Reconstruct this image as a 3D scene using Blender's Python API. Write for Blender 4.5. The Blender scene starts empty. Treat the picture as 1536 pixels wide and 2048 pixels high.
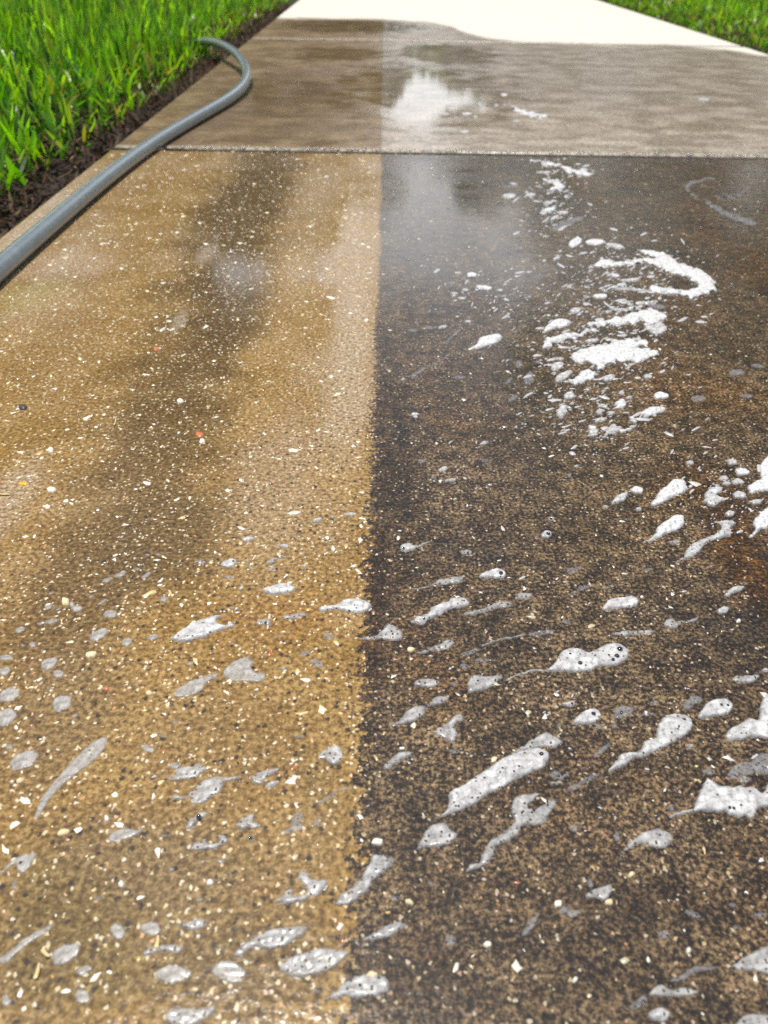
import bpy, bmesh, math, random
import numpy as np
from mathutils import Matrix, Vector

random.seed(7)
rng = np.random.default_rng(11)
scn = bpy.context.scene
R = math.radians

# ------------------------------------------------------------------ camera
H = 0.275                                    # the phone is held low, just above the slab
cam_d = bpy.data.cameras.new("camera")
cam = bpy.data.objects.new("camera", cam_d)
scn.collection.objects.link(cam)
PITCH, YAW, ROLL = R(37.0), R(-0.55), R(1.0)
CAMROT = Matrix.Rotation(YAW, 3, 'Z') @ Matrix.Rotation(math.pi / 2 - PITCH, 3, 'X') @ Matrix.Rotation(ROLL, 3, 'Z')
cam.matrix_world = Matrix.Translation((0, 0, H)) @ CAMROT.to_4x4()
cam_d.sensor_fit = 'VERTICAL'
cam_d.sensor_height = 34.6
cam_d.sensor_width = 34.6
cam_d.lens = 26.0
cam_d.clip_start = 0.01
cam_d.clip_end = 500.0
cam_d.dof.use_dof = True
cam_d.dof.focus_distance = 0.42
cam_d.dof.aperture_fstop = 12.0
scn.camera = cam
FPX = 26.0 / 34.6 * 2048.0                   # focal length in photo pixels

# ------------------------------------------------------------------ light
SUN_EL, SUN_AZ = R(78.5), R(-35.0)           # azimuth measured from straight ahead, negative = over the lawn with the hose
world = bpy.data.worlds.new("World")
scn.world = world
world.use_nodes = True
wt = world.node_tree
wt.nodes.clear()
sky = wt.nodes.new("ShaderNodeTexSky")
sky.sky_type = 'NISHITA'
sky.sun_disc = False
sky.sun_elevation = SUN_EL
sky.sun_rotation = SUN_AZ % (2 * math.pi)
sky.dust_density = 2.0
bg = wt.nodes.new("ShaderNodeBackground")
bg.inputs['Strength'].default_value = 0.08
wo = wt.nodes.new("ShaderNodeOutputWorld")
# bright broken cloud added over the blue to whiten the path's reflections
tc = wt.nodes.new("ShaderNodeTexCoord")
mp = wt.nodes.new("ShaderNodeMapping"); mp.inputs['Scale'].default_value = (1.0, 1.0, 2.2)
cn = wt.nodes.new("ShaderNodeTexNoise"); cn.inputs['Scale'].default_value = 2.1; cn.inputs['Detail'].default_value = 5.0
mr = wt.nodes.new("ShaderNodeMapRange"); mr.interpolation_type = 'SMOOTHSTEP'
mr.inputs[1].default_value = 0.42; mr.inputs[2].default_value = 0.62
mxw = wt.nodes.new("ShaderNodeMix"); mxw.data_type = 'RGBA'
mxw.inputs[7].default_value = (19.0, 19.4, 20.0, 1.0)
wt.links.new(tc.outputs['Generated'], mp.inputs[0]); wt.links.new(mp.outputs[0], cn.inputs['Vector'])
sz = wt.nodes.new("ShaderNodeSeparateXYZ"); wt.links.new(tc.outputs['Generated'], sz.inputs[0])
lowr = wt.nodes.new("ShaderNodeMapRange"); lowr.interpolation_type = 'SMOOTHSTEP'      # added cloud banks kept low in the sky, clear overhead
lowr.inputs[1].default_value = 0.66; lowr.inputs[2].default_value = 0.30
cb = wt.nodes.new("ShaderNodeMath"); cb.operation = 'ADD'                                # added bank densest near the horizon, brightening low reflections
lw2 = wt.nodes.new("ShaderNodeMapRange"); lw2.inputs[1].default_value = 0.50; lw2.inputs[2].default_value = 0.10; lw2.inputs[4].default_value = 0.16
wt.links.new(sz.outputs[2], lw2.inputs[0])
wt.links.new(cn.outputs[0], cb.inputs[0]); wt.links.new(lw2.outputs[0], cb.inputs[1])
wt.links.new(sz.outputs[2], lowr.inputs[0])
ml = wt.nodes.new("ShaderNodeMath"); ml.operation = 'MULTIPLY'
wt.links.new(cb.outputs[0], mr.inputs[0]); wt.links.new(mr.outputs[0], ml.inputs[0]); wt.links.new(lowr.outputs[0], ml.inputs[1])
wt.links.new(ml.outputs[0], mxw.inputs[0])
wt.links.new(sky.outputs[0], mxw.inputs[6]); wt.links.new(mxw.outputs[2], bg.inputs['Color'])
wt.links.new(bg.outputs[0], wo.inputs['Surface'])

sun_d = bpy.data.lights.new("sun", 'SUN')
sun_d.energy = 5.0
sun_d.angle = R(0.53)
sun_d.color = (1.0, 0.955, 0.88)
sun = bpy.data.objects.new("sun", sun_d)
scn.collection.objects.link(sun)
to_sun = Vector((math.sin(SUN_AZ) * math.cos(SUN_EL), math.cos(SUN_AZ) * math.cos(SUN_EL), math.sin(SUN_EL)))
sun.rotation_euler = to_sun.to_track_quat('Z', 'Y').to_euler()
sun.location = (-3, 4, 9)

scn.view_settings.view_transform = 'Standard'
scn.view_settings.look = 'None'
scn.view_settings.exposure = 0.1
scn.view_settings.gamma = 1.0
scn.cycles.max_bounces = 8
scn.cycles.transparent_max_bounces = 16
scn.cycles.sample_clamp_indirect = 6.0
scn.cycles.use_denoising = False

# ------------------------------------------------------------------ helpers
_C = np.array(CAMROT)


def ground(px, py, z=0.0):
    """Photo pixels (1536x2048) to points on the plane at height z."""
    px = np.asarray(px, float); py = np.asarray(py, float)
    d = np.stack([(px - 768.0) / FPX, -(py - 1024.0) / FPX, -np.ones_like(px)], -1)
    w = d @ _C.T
    t = (z - H) / w[..., 2]
    return w * t[..., None] + np.array([0, 0, H])


def gpt(px, py, z=0.0):
    return Vector(ground(px, py, z))


def mesh_obj(name, verts, faces, mat=None, parent=None, smooth=True):
    me = bpy.data.meshes.new(name)
    me.from_pydata([tuple(v) for v in verts], [], [tuple(f) for f in faces])
    me.update()
    if smooth:
        me.polygons.foreach_set("use_smooth", [True] * len(me.polygons))
    if mat:
        me.materials.append(mat)
    o = bpy.data.objects.new(name, me)
    scn.collection.objects.link(o)
    if parent:
        o.parent = parent
    return o


def bulk_obj(name, V, F, mat, col=None, smooth=False):
    """Fast mesh from numpy arrays; F is (n, k) with a fixed k."""
    me = bpy.data.meshes.new(name)
    n, k = F.shape
    me.vertices.add(len(V)); me.vertices.foreach_set("co", V.astype(np.float32).ravel())
    me.loops.add(n * k); me.loops.foreach_set("vertex_index", F.astype(np.int32).ravel())
    me.polygons.add(n)
    me.polygons.foreach_set("loop_start", (np.arange(n) * k).astype(np.int32))
    me.polygons.foreach_set("loop_total", np.full(n, k, np.int32))
    if smooth:
        me.polygons.foreach_set("use_smooth", np.ones(n, bool))
    if col is not None:
        a = me.color_attributes.new("tint", 'FLOAT_COLOR', 'POINT')
        c4 = np.ones((len(V), 4), np.float32); c4[:, :3] = col
        a.data.foreach_set("color", c4.ravel())
    me.update(calc_edges=True)
    me.validate()
    me.materials.append(mat)
    o = bpy.data.objects.new(name, me)
    scn.collection.objects.link(o)
    return o


def tag(o, label=None, cat=None, group=None, kind=None):
    if label: o["label"] = label
    if cat: o["category"] = cat
    if group: o["group"] = group
    if kind: o["kind"] = kind
    return o


class NG:
    """Small builder for shader node graphs."""
    def __init__(self, name):
        self.m = bpy.data.materials.new(name)
        self.m.use_nodes = True
        self.t = self.m.node_tree
        self.t.nodes.clear()
        self.out = self.t.nodes.new("ShaderNodeOutputMaterial")

    def n(self, typ, **kw):
        nd = self.t.nodes.new(typ)
        for k, v in kw.items():
            setattr(nd, k, v)
        return nd

    def put(self, sock, v):
        if isinstance(v, bpy.types.NodeSocket):
            self.t.links.new(v, sock)
        elif v is not None:
            if isinstance(v, tuple) and len(v) == 3 and sock.type == 'RGBA':
                v = (*v, 1.0)
            sock.default_value = v

    def math(self, op, a, b=None, c=None, clamp=False):
        nd = self.n("ShaderNodeMath", operation=op, use_clamp=clamp)
        self.put(nd.inputs[0], a)
        if b is not None: self.put(nd.inputs[1], b)
        if c is not None: self.put(nd.inputs[2], c)
        return nd.outputs[0]

    def vmath(self, op, a, b=None, scale=None):
        nd = self.n("ShaderNodeVectorMath", operation=op)
        self.put(nd.inputs[0], a)
        if b is not None: self.put(nd.inputs[1], b)
        if scale is not None: self.put(nd.inputs['Scale'], scale)
        return nd.outputs[0]

    def step(self, v, a, b):
        nd = self.n("ShaderNodeMapRange", interpolation_type='SMOOTHSTEP')
        self.put(nd.inputs[0], v); self.put(nd.inputs[1], a); self.put(nd.inputs[2], b)
        return nd.outputs[0]

    def lin(self, v, a, b, c=0.0, d=1.0):
        nd = self.n("ShaderNodeMapRange")
        for i, x in enumerate((v, a, b, c, d)):
            self.put(nd.inputs[i], x)
        return nd.outputs[0]

    def mix(self, f, a, b, mode='MIX'):
        nd = self.n("ShaderNodeMix", data_type='RGBA', blend_type=mode)
        self.put(nd.inputs[0], f); self.put(nd.inputs[6], a); self.put(nd.inputs[7], b)
        return nd.outputs[2]

    def noise(self, vec, scale, detail=2.0, rough=0.5, out=0):
        nd = self.n("ShaderNodeTexNoise")
        self.put(nd.inputs['Vector'], vec)
        nd.inputs['Scale'].default_value = scale
        nd.inputs['Detail'].default_value = detail
        nd.inputs['Roughness'].default_value = rough
        return nd.outputs[out]

    def voro(self, vec, scale, rand=1.0):
        nd = self.n("ShaderNodeTexVoronoi")
        self.put(nd.inputs['Vector'], vec)
        nd.inputs['Scale'].default_value = scale
        nd.inputs['Randomness'].default_value = rand
        return nd.outputs['Distance'], nd.outputs['Color']

    def ramp(self, v, stops, interp='LINEAR'):
        nd = self.n("ShaderNodeValToRGB")
        cr = nd.color_ramp
        cr.interpolation = interp
        while len(cr.elements) > 1:
            cr.elements.remove(cr.elements[-1])
        cr.elements[0].position = stops[0][0]
        c0 = stops[0][1]
        cr.elements[0].color = (*c0, 1.0) if isinstance(c0, tuple) else (c0, c0, c0, 1.0)
        for p, c in stops[1:]:
            e = cr.elements.new(p)
            e.color = (*c, 1.0) if isinstance(c, tuple) else (c, c, c, 1.0)
        self.put(nd.inputs[0], v)
        return nd.outputs[0]

    def sep(self, v):
        nd = self.n("ShaderNodeSeparateXYZ")
        self.put(nd.inputs[0], v)
        return nd.outputs

    def comb(self, x, y, z):
        nd = self.n("ShaderNodeCombineXYZ")
        for i, v in enumerate((x, y, z)): self.put(nd.inputs[i], v)
        return nd.outputs[0]

    def bump(self, h, strength, dist, normal=None):
        nd = self.n("ShaderNodeBump")
        self.put(nd.inputs['Strength'], strength)
        self.put(nd.inputs['Distance'], dist)
        self.put(nd.inputs['Height'], h)
        if normal is not None: self.put(nd.inputs['Normal'], normal)
        return nd.outputs[0]

    def bsdf(self, **kw):
        nd = self.n("ShaderNodeBsdfPrincipled")
        for k, v in kw.items():
            self.put(nd.inputs[k.replace('_', ' ')], v)
        return nd

    def pos(self):
        return self.n("ShaderNodeNewGeometry").outputs['Position']

    def obj(self):
        return self.n("ShaderNodeTexCoord").outputs['Object']

    def done(self, shader):
        self.t.links.new(shader, self.out.inputs['Surface'])
        return self.m


# ------------------------------------------------------------------ key ground positions
j1 = (ground(500, 298) + ground(1100, 311)) / 2      # first joint across the path
j2 = (ground(620, 79) + ground(1200, 87)) / 2        # second joint
D1, D2 = float(j1[1]), float(j2[1])
EL = float((ground(200, 318)[0] + ground(470, 98)[0] + ground(20, 464)[0]) / 3)   # lawn edges of the path
ER = float((ground(1318, 40)[0] + ground(1468, 86)[0]) / 2)
PANEL = D2 - D1
print("joints", D1, D2, "edges", EL, ER, "panel", PANEL, ER - EL)

# ------------------------------------------------------------------ wet concrete
def concrete_material():
    g = NG("wet_concrete")
    P = g.obj()
    x, y, _z = g.sep(P)
    n_big = g.noise(P, 3.2, 3.0, 0.55)
    n_mid = g.noise(P, 17.0, 4.0, 0.6)
    n_fine = g.noise(P, 420.0, 3.0, 0.65)
    n_grain = g.noise(P, 900.0, 2.0, 0.6)
    n_clump = g.noise(P, 95.0, 3.0, 0.6)

    # dry / wet border: how far the water has run on each part of the path
    bp = [(480, 34), (700, 37), (768, 38), (850, 43), (895, 50), (925, 62), (970, 74), (1030, 82), (1130, 85.5), (1330, 88), (1400, 93), (1470, 101), (1536, 112)]
    B = np.array([ground(a, b) for a, b in bp])
    X0, X1, Y0, Y1 = -0.8, 1.3, 2.3, 4.2
    stops = [(float((b[0] - X0) / (X1 - X0)), float(min(max((b[1] - Y0) / (Y1 - Y0), 0), 1))) for b in B]
    stops = [s for s in stops if 0 <= s[0] <= 1]
    lim = g.ramp(g.lin(x, X0, X1), stops)
    # ramp colours are linear values: fine as data
    limy = g.math('ADD', g.math('MULTIPLY', lim, Y1 - Y0), Y0)
    edge = g.math('SUBTRACT', y, g.math('ADD', limy, g.math('MULTIPLY', g.math('SUBTRACT', g.noise(P, 8.0, 7.0, 0.8), 0.5), 0.30)))
    dry = g.step(edge, -0.10, 0.05)
    wet = g.math('SUBTRACT', 1.0, dry)

    # unwashed side: runs the length of the path, its edge left by the washing
    e_wob = g.math('MULTIPLY', g.math('SUBTRACT', g.noise(P, 9.0, 2.0), 0.5), 0.008)
    e_fine = g.math('MULTIPLY', g.math('SUBTRACT', g.noise(P, 210.0, 3.0, 0.7), 0.5), 0.024)
    e_fine = g.math('MULTIPLY', e_fine, g.lin(y, 0.35, 0.75, 1.7, 0.5))
    bx = g.math('ADD', g.math('ADD', g.lin(y, 0.1, 0.9, -0.0085, -0.0015), e_wob), e_fine)
    dirt = g.step(g.math('SUBTRACT', x, bx), -0.0025, 0.0025)
    far_fade = g.lin(y, D1 + 0.0, D1 + 0.25, 1.0, 0.75)       # dirt mask weaker on the second panel
    dirt = g.math('MULTIPLY', dirt, g.math('MAXIMUM', far_fade, g.math('LESS_THAN', y, D1)))

    # washed concrete: tan paste
    clean = g.mix(g.step(n_mid, 0.35, 0.68), (0.215, 0.122, 0.023), (0.28, 0.176, 0.057))
    clean = g.mix(g.step(n_big, 0.50, 0.62), clean, (0.30, 0.205, 0.105))
    clean = g.mix(g.step(g.noise(P, 5.0, 2.0), 0.60, 0.72), clean, (0.185, 0.100, 0.016))
    # ochre and algae stains, tone patches, and painted tree and sky reflections, as blots
    def blot(px, py, rx, ry, soft=0.5):
        c = ground(px, py)
        ex = ground(px + rx, py); ey = ground(px, py - ry)
        a = abs(ex[0] - c[0]); b = abs(ey[1] - c[1])
        v = g.comb(g.math('DIVIDE', g.math('SUBTRACT', x, float(c[0])), float(a)),
                   g.math('DIVIDE', g.math('SUBTRACT', y, float(c[1])), float(b)), 0.0)
        ln = g.n("ShaderNodeVectorMath", operation='LENGTH')
        g.put(ln.inputs[0], v)
        d = g.math('ADD', ln.outputs['Value'], g.math('MULTIPLY', g.math('SUBTRACT', n_mid, 0.5), 1.3))
        return g.step(d, 1.0 + soft * 0.4, 1.0 - soft)
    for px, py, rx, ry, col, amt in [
        (500, 400, 110, 160, (0.068, 0.037, 0.009), 0.9), (455, 620, 100, 120, (0.072, 0.041, 0.010), 0.88), (330, 860, 150, 190, (0.09, 0.052, 0.014), 0.8), (150, 1180, 150, 160, (0.11, 0.064, 0.018), 0.8),  # dark band of reflected trees painted into the washed colour
        (640, 370, 40, 50, (0.30, 0.22, 0.13), 0.7), (650, 530, 45, 45, (0.31, 0.23, 0.15), 0.75), (410, 510, 22, 25, (0.31, 0.25, 0.19), 0.7), (360, 640, 16, 30, (0.30, 0.24, 0.18), 0.7),  # pale sky reflection painted in, and lighter foam-film residue
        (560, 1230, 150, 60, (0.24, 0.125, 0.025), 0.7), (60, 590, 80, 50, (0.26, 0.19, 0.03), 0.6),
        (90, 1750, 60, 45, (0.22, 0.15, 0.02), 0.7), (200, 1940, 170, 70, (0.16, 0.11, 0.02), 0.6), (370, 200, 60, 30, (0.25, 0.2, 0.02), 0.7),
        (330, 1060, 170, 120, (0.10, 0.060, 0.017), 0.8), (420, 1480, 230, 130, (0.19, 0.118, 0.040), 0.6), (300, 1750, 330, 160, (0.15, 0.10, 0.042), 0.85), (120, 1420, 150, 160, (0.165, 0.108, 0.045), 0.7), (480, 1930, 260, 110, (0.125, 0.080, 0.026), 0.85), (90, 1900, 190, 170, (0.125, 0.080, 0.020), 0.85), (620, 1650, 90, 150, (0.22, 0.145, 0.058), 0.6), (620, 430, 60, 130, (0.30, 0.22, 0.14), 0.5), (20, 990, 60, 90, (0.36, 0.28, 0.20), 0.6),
        (560, 960, 110, 160, (0.30, 0.215, 0.125), 0.65), (700, 700, 50, 190, (0.34, 0.255, 0.155), 0.8)]:  # pale strip by the washed edge: sky reflection painted in
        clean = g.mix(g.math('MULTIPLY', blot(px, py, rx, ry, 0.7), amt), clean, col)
    clean = g.mix(g.lin(n_fine, 0.56, 0.36, 0.0, 0.95), clean, g.mix(1.0, clean, (0.42, 0.37, 0.30), 'MULTIPLY'))
    clean = g.mix(g.lin(n_fine, 0.52, 0.66, 0.0, 0.5), clean, g.mix(0.45, g.mix(1.0, clean, (1.7, 1.75, 1.9), 'MULTIPLY'), (0.40, 0.30, 0.16)))
    clean = g.mix(g.math('MULTIPLY', g.step(g.noise(P, 210.0, 3.0, 0.7), 0.50, 0.38), 0.45), clean, g.mix(1.0, clean, (0.55, 0.50, 0.42), 'MULTIPLY'))
    # small dark pits, crowded near the unwashed side
    wob = g.vmath('SCALE', g.vmath('SUBTRACT', g.noise(P, 700.0, 2.0, 0.5, 1), (0.5, 0.5, 0.5)), scale=0.0022)
    Pw = g.vmath('ADD', P, wob)
    pd, pc = g.voro(Pw, 330.0)
    pr, pg_, pb = g.sep(pc)
    crowd = g.math('MULTIPLY', g.step(x, -0.20, -0.02), g.step(y, 0.62, 0.40))
    crowd = g.math('ADD', g.math('MULTIPLY', crowd, 0.22), g.math('MULTIPLY', g.step(y, 0.5, 0.2), 0.07))
    crowd = g.math('MULTIPLY', crowd, g.lin(n_clump, 0.35, 0.65, 0.5, 1.5))
    pit = g.math('MULTIPLY', g.math('LESS_THAN', pr, crowd), g.step(pd, g.lin(pg_, 0, 1, 0.30, 0.62), 0.20))
    clean = g.mix(g.math('MULTIPLY', pit, 0.92), clean, (0.016, 0.011, 0.008))
    # pale sand grains set in the paste
    gd, gc = g.voro(Pw, 520.0)
    gr, gg, gb = g.sep(gc)
    sand = g.math('MULTIPLY', g.math('GREATER_THAN', gr, 0.86), g.step(gd, 0.5, 0.3))
    sandc = g.ramp(gg, [(0.0, (0.62, 0.5, 0.28)), (0.5, (0.6, 0.55, 0.42)), (0.8, (0.66, 0.6, 0.5)), (1.0, (0.5, 0.22, 0.08))])
    clean = g.mix(g.math('MULTIPLY', sand, 0.75), clean, sandc)

    # unwashed concrete: dark film broken by worn sand grains
    film = g.math('ADD', g.math('MULTIPLY', g.noise(P, 520.0, 4.0, 0.78), 0.76), g.math('MULTIPLY', n_clump, 0.24))
    dcol = g.ramp(film, [(0.41, (0.006, 0.004, 0.003)), (0.475, (0.020, 0.013, 0.008)), (0.51, (0.074, 0.048, 0.023)), (0.55, (0.165, 0.110, 0.055)), (0.64, (0.34, 0.245, 0.140))])
    dcol = g.mix(g.step(n_mid, 0.52, 0.70), dcol, g.mix(1.0, dcol, (0.55, 0.58, 0.66), 'MULTIPLY'))
    dcol = g.mix(g.math('MULTIPLY', g.step(g.noise(P, 6.0, 3.0), 0.5, 0.66), 0.7), dcol, g.mix(1.0, dcol, (1.15, 0.92, 0.62), 'MULTIPLY'))
    dcol = g.mix(1.0, dcol, g.mix(g.step(g.noise(P, 14.0, 4.0, 0.65), 0.36, 0.64), (0.58, 0.56, 0.54), (1.0, 0.99, 0.97)), 'MULTIPLY')
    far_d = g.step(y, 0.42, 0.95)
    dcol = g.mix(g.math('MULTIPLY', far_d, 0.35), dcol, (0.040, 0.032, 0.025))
    for px, py, rx, ry, col, amt in [
        (1540, 1190, 80, 270, (0.036, 0.022, 0.0025), 0.95), (1540, 560, 60, 170, (0.05, 0.034, 0.016), 0.6), (1165, 370, 35, 40, (0.075, 0.042, 0.006), 0.8), (745, 1230, 34, 210, (0.018, 0.010, 0.005), 0.7), (880, 520, 190, 200, (0.045, 0.046, 0.050), 0.6), (790, 900, 60, 200, (0.02, 0.016, 0.013), 0.55), (800, 1950, 150, 110, (0.016, 0.011, 0.007), 0.6), (1300, 1800, 220, 60, (0.02, 0.014, 0.008), 0.4)]:
        dcol = g.mix(g.math('MULTIPLY', blot(px, py, rx, ry, 0.7), amt), dcol, g.mix(1.0, dcol, (min(1.0, col[0] * 16), min(1.0, col[1] * 16), min(1.0, col[2] * 16)), 'MULTIPLY'))
    dsand = g.math('MULTIPLY', g.math('GREATER_THAN', gr, 0.90), g.step(gd, 0.45, 0.25))
    dcol = g.mix(g.math('MULTIPLY', dsand, 0.7), dcol, g.mix(1.0, sandc, (0.8, 0.75, 0.7), 'MULTIPLY'))

    # the second panel: worn, soiled, tree and sky reflections painted into the tones
    p2 = g.step(y, D1 - 0.01, D1 + 0.01)
    Ps = g.vmath('MULTIPLY', P, (0.7, 1.0, 1.0))
    n_str = g.noise(Ps, 16.0, 4.0, 0.65)
    n_sp = g.noise(P, 150.0, 3.0, 0.7)
    p2col = g.mix(g.step(n_mid, 0.35, 0.7), (0.21, 0.142, 0.072), (0.29, 0.21, 0.12))
    p2col = g.mix(g.math('MULTIPLY', blot(560, 190, 190, 70, 0.8), 0.6), p2col, (0.12, 0.075, 0.032))  # dark brown tree reflection painted into the colour
    p2col = g.mix(g.step(n_str, 0.42, 0.62), g.mix(1.0, p2col, (0.62, 0.56, 0.48), 'MULTIPLY'), p2col)
    p2col = g.mix(g.lin(n_sp, 0.58, 0.36, 0.0, 1.0), p2col, g.mix(1.0, p2col, (0.5, 0.46, 0.4), 'MULTIPLY'))
    clean = g.mix(g.math('MULTIPLY', p2, 0.9), clean, p2col)
    d2 = g.mix(g.step(n_mid, 0.3, 0.75), (0.275, 0.245, 0.208), (0.41, 0.37, 0.32))  # unwashed half made paler and greyer: sky sheen painted in
    d2 = g.mix(g.step(n_str, 0.40, 0.62), g.mix(1.0, d2, (0.58, 0.54, 0.48), 'MULTIPLY'), d2)
    d2 = g.mix(g.lin(n_sp, 0.58, 0.36, 0.0, 1.0), d2, g.mix(1.0, d2, (0.5, 0.46, 0.42), 'MULTIPLY'))
    d2 = g.mix(g.step(y, D1 + 0.55, D1 + 0.15), d2, g.mix(1.0, d2, (1.2, 1.17, 1.12), 'MULTIPLY'))
    d2 = g.mix(g.lin(n_sp, 0.56, 0.72, 0.0, 0.6), d2, (0.5, 0.46, 0.40))
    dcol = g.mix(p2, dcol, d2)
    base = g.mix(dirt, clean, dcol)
    # worn, chipped lip of the slab past each joint
    for dj in (D1, D2):
        lip = g.math('MULTIPLY', g.step(y, dj + 0.030, dj + 0.012), g.math('GREATER_THAN', y, dj))
        base = g.mix(g.math('MULTIPLY', lip, g.lin(n_sp, 0.36, 0.56, 0.15, 0.9)), base, (0.42, 0.37, 0.29))
    dryc = g.mix(n_mid, (0.50, 0.47, 0.41), (0.62, 0.59, 0.53))
    dryc = g.mix(g.lin(n_fine, 0.3, 0.7, 0.0, 0.3), dryc, (0.5, 0.47, 0.41))
    base = g.mix(dry, base, dryc)

    # relief of the grains, and of the water lying over them
    h_grain = g.math('ADD', g.math('MULTIPLY', n_fine, 0.7), g.math('MULTIPLY', n_grain, 0.3))
    nb = g.bump(h_grain, 0.55, 0.0012)
    h_film = g.math('ADD', g.math('MULTIPLY', g.noise(P, 260.0, 2.0, 0.55), 0.6), g.math('MULTIPLY', g.noise(P, 38.0, 2.0), g.lin(y, 0.6, 1.3, 1.0, 0.35)))
    puddle = g.math('MAXIMUM', blot(850, 180, 190, 60, 0.45), blot(700, 52, 170, 14, 0.6))
    puddle = g.math('MAXIMUM', puddle, g.math('MAXIMUM', blot(890, 108, 110, 22, 0.4), blot(680, 108, 110, 14, 0.5)))
    puddle = g.math('MAXIMUM', puddle, g.math('MULTIPLY', blot(560, 190, 150, 40, 0.8), 0.5))
    puddle = g.math('MAXIMUM', puddle, g.math('MULTIPLY', blot(900, 480, 200, 160, 0.7), 0.9))
    puddle = g.math('MAXIMUM', puddle, g.math('MULTIPLY', blot(560, 450, 240, 160, 0.7), 0.9))
    nc = g.bump(h_film, g.lin(puddle, 0, 1, 0.28, 0.022), 0.0014)
    rough = g.lin(puddle, 0, 1, 0.17, 0.02)
    rough = g.math('ADD', rough, g.math('MULTIPLY', g.math('MULTIPLY', g.step(y, D1 - 0.1, D1 + 0.1), g.math('SUBTRACT', 1.0, puddle)), 0.14))
    rough = g.math('ADD', rough, g.lin(n_big, 0.3, 0.7, -0.02, 0.04))
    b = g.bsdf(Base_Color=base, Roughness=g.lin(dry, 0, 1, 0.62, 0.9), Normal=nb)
    b.inputs['Specular IOR Level'].default_value = 0.22
    g.put(b.inputs['Coat Weight'], g.math('MULTIPLY', wet, g.lin(n_mid, 0.3, 0.7, 0.85, 1.0)))
    b.inputs['Coat IOR'].default_value = 1.34
    g.put(b.inputs['Coat Roughness'], rough)
    g.put(b.inputs['Coat Normal'], nc)
    return g.done(b.outputs[0])


M_CONC = concrete_material()


def slab(y0, y1):
    """One panel of the path: a bevelled slab with rounded, slightly worn edges."""
    bm = bmesh.new()
    bmesh.ops.create_cube(bm, size=1.0)
    zt, zb = 0.0, -0.1
    for v in bm.verts:
        v.co = Vector((EL if v.co.x < 0 else ER, y0 if v.co.y < 0 else y1, zb if v.co.z < 0 else zt))
    top = [e for e in bm.edges if all(v.co.z > -0.01 for v in e.verts)]
    bmesh.ops.bevel(bm, geom=top, offset=0.0035, segments=4, profile=0.5, affect='EDGES')
    me = bpy.data.meshes.new("path")
    bm.to_mesh(me); bm.free()
    for p in me.polygons:
        p.use_smooth = True
    me.materials.append(M_CONC)
    o = bpy.data.objects.new("path", me)
    scn.collection.objects.link(o)
    md = o.modifiers.new("wn", 'WEIGHTED_NORMAL')
    return tag(o, kind="structure")


GAP = 0.024
for k in range(-2, 9):
    slab(D1 + k * PANEL + (GAP / 2), D1 + (k + 1) * PANEL - (GAP / 2) - (0.012 if k == 0 else 0.0))

# soil under and beside the path, out to the horizon
def soil_material():
    g = NG("soil")
    P = g.obj()
    n = g.noise(P, 60.0, 5.0, 0.7)
    c = g.ramp(n, [(0.35, (0.008, 0.005, 0.003)), (0.55, (0.03, 0.018, 0.010)), (0.7, (0.07, 0.045, 0.026))])
    x, y, z = g.sep(P)
    far = g.step(g.math('ABSOLUTE', x), 3.0, 6.0)
    c = g.mix(far, c, g.mix(g.noise(P, 8.0, 4.0), (0.03, 0.07, 0.01), (0.06, 0.12, 0.02)))
    b = g.bsdf(Base_Color=c, Roughness=0.75, Normal=g.bump(n, 0.9, 0.02))
    return g.done(b.outputs[0])


M_SOIL = soil_material()


def soil():
    xs = np.concatenate([[-150, -40, -12], np.linspace(-4, EL - 0.30, 26), np.linspace(EL - 0.28, EL - 0.004, 12), [EL + 0.02, 0.3, ER - 0.02],
                         np.linspace(ER + 0.004, ER + 0.28, 12), np.linspace(ER + 0.3, 4.5, 22), [12, 40, 150]])
    ys = np.concatenate([[-60, -10, -2], np.linspace(-0.5, 7, 110), [9, 14, 30, 80, 250]])
    X, Y = np.meshgrid(xs, ys)
    inside = (X > EL - 0.003) & (X < ER + 0.003)
    d = np.where(X < 0.3, EL - X, X - ER)
    Z = -0.045 + 0.05 * np.clip(d / 0.16, 0, 1) ** 1.3
    bumpy = (np.sin(X * 41 + Y * 17) + np.sin(X * 23 - Y * 37 + 1) + np.sin(Y * 61 + 2 * X)) * 0.004 * np.clip(d / 0.05, 0, 1)
    Z = np.where(inside, -0.07, Z + bumpy * (np.abs(X) < 5))
    V = np.stack([X.ravel(), Y.ravel(), Z.ravel()], 1)
    nx, ny = len(xs), len(ys)
    i = (np.arange(ny - 1)[:, None] * nx + np.arange(nx - 1)[None]).ravel()
    F = np.stack([i, i + 1, i + nx + 1, i + nx], 1)
    o = bulk_obj("ground", V, F, M_SOIL, smooth=True)
    return tag(o, kind="structure")


soil()


def soil_z(x):
    d = np.where(x < 0.3, EL - x, x - ER)
    return -0.045 + 0.05 * np.clip(d / 0.16, 0, 1) ** 1.3


# ------------------------------------------------------------------ lawn
def leaf_material(name, gloss=0.36, trans=0.5, backmul=(1.15, 1.3, 0.55), spec=0.5):
    g = NG(name)
    at = g.n("ShaderNodeAttribute", attribute_name="tint")
    c = at.outputs['Color']
    b = g.bsdf(Base_Color=c, Roughness=gloss)
    b.inputs['Specular IOR Level'].default_value = spec
    t = g.n("ShaderNodeBsdfTranslucent")
    g.put(t.inputs['Color'], g.mix(1.0, c, backmul, 'MULTIPLY'))
    mx = g.n("ShaderNodeMixShader")
    mx.inputs[0].default_value = trans
    g.t.links.new(b.outputs[0], mx.inputs[1]); g.t.links.new(t.outputs[0], mx.inputs[2])
    return g.done(mx.outputs[0])


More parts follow.
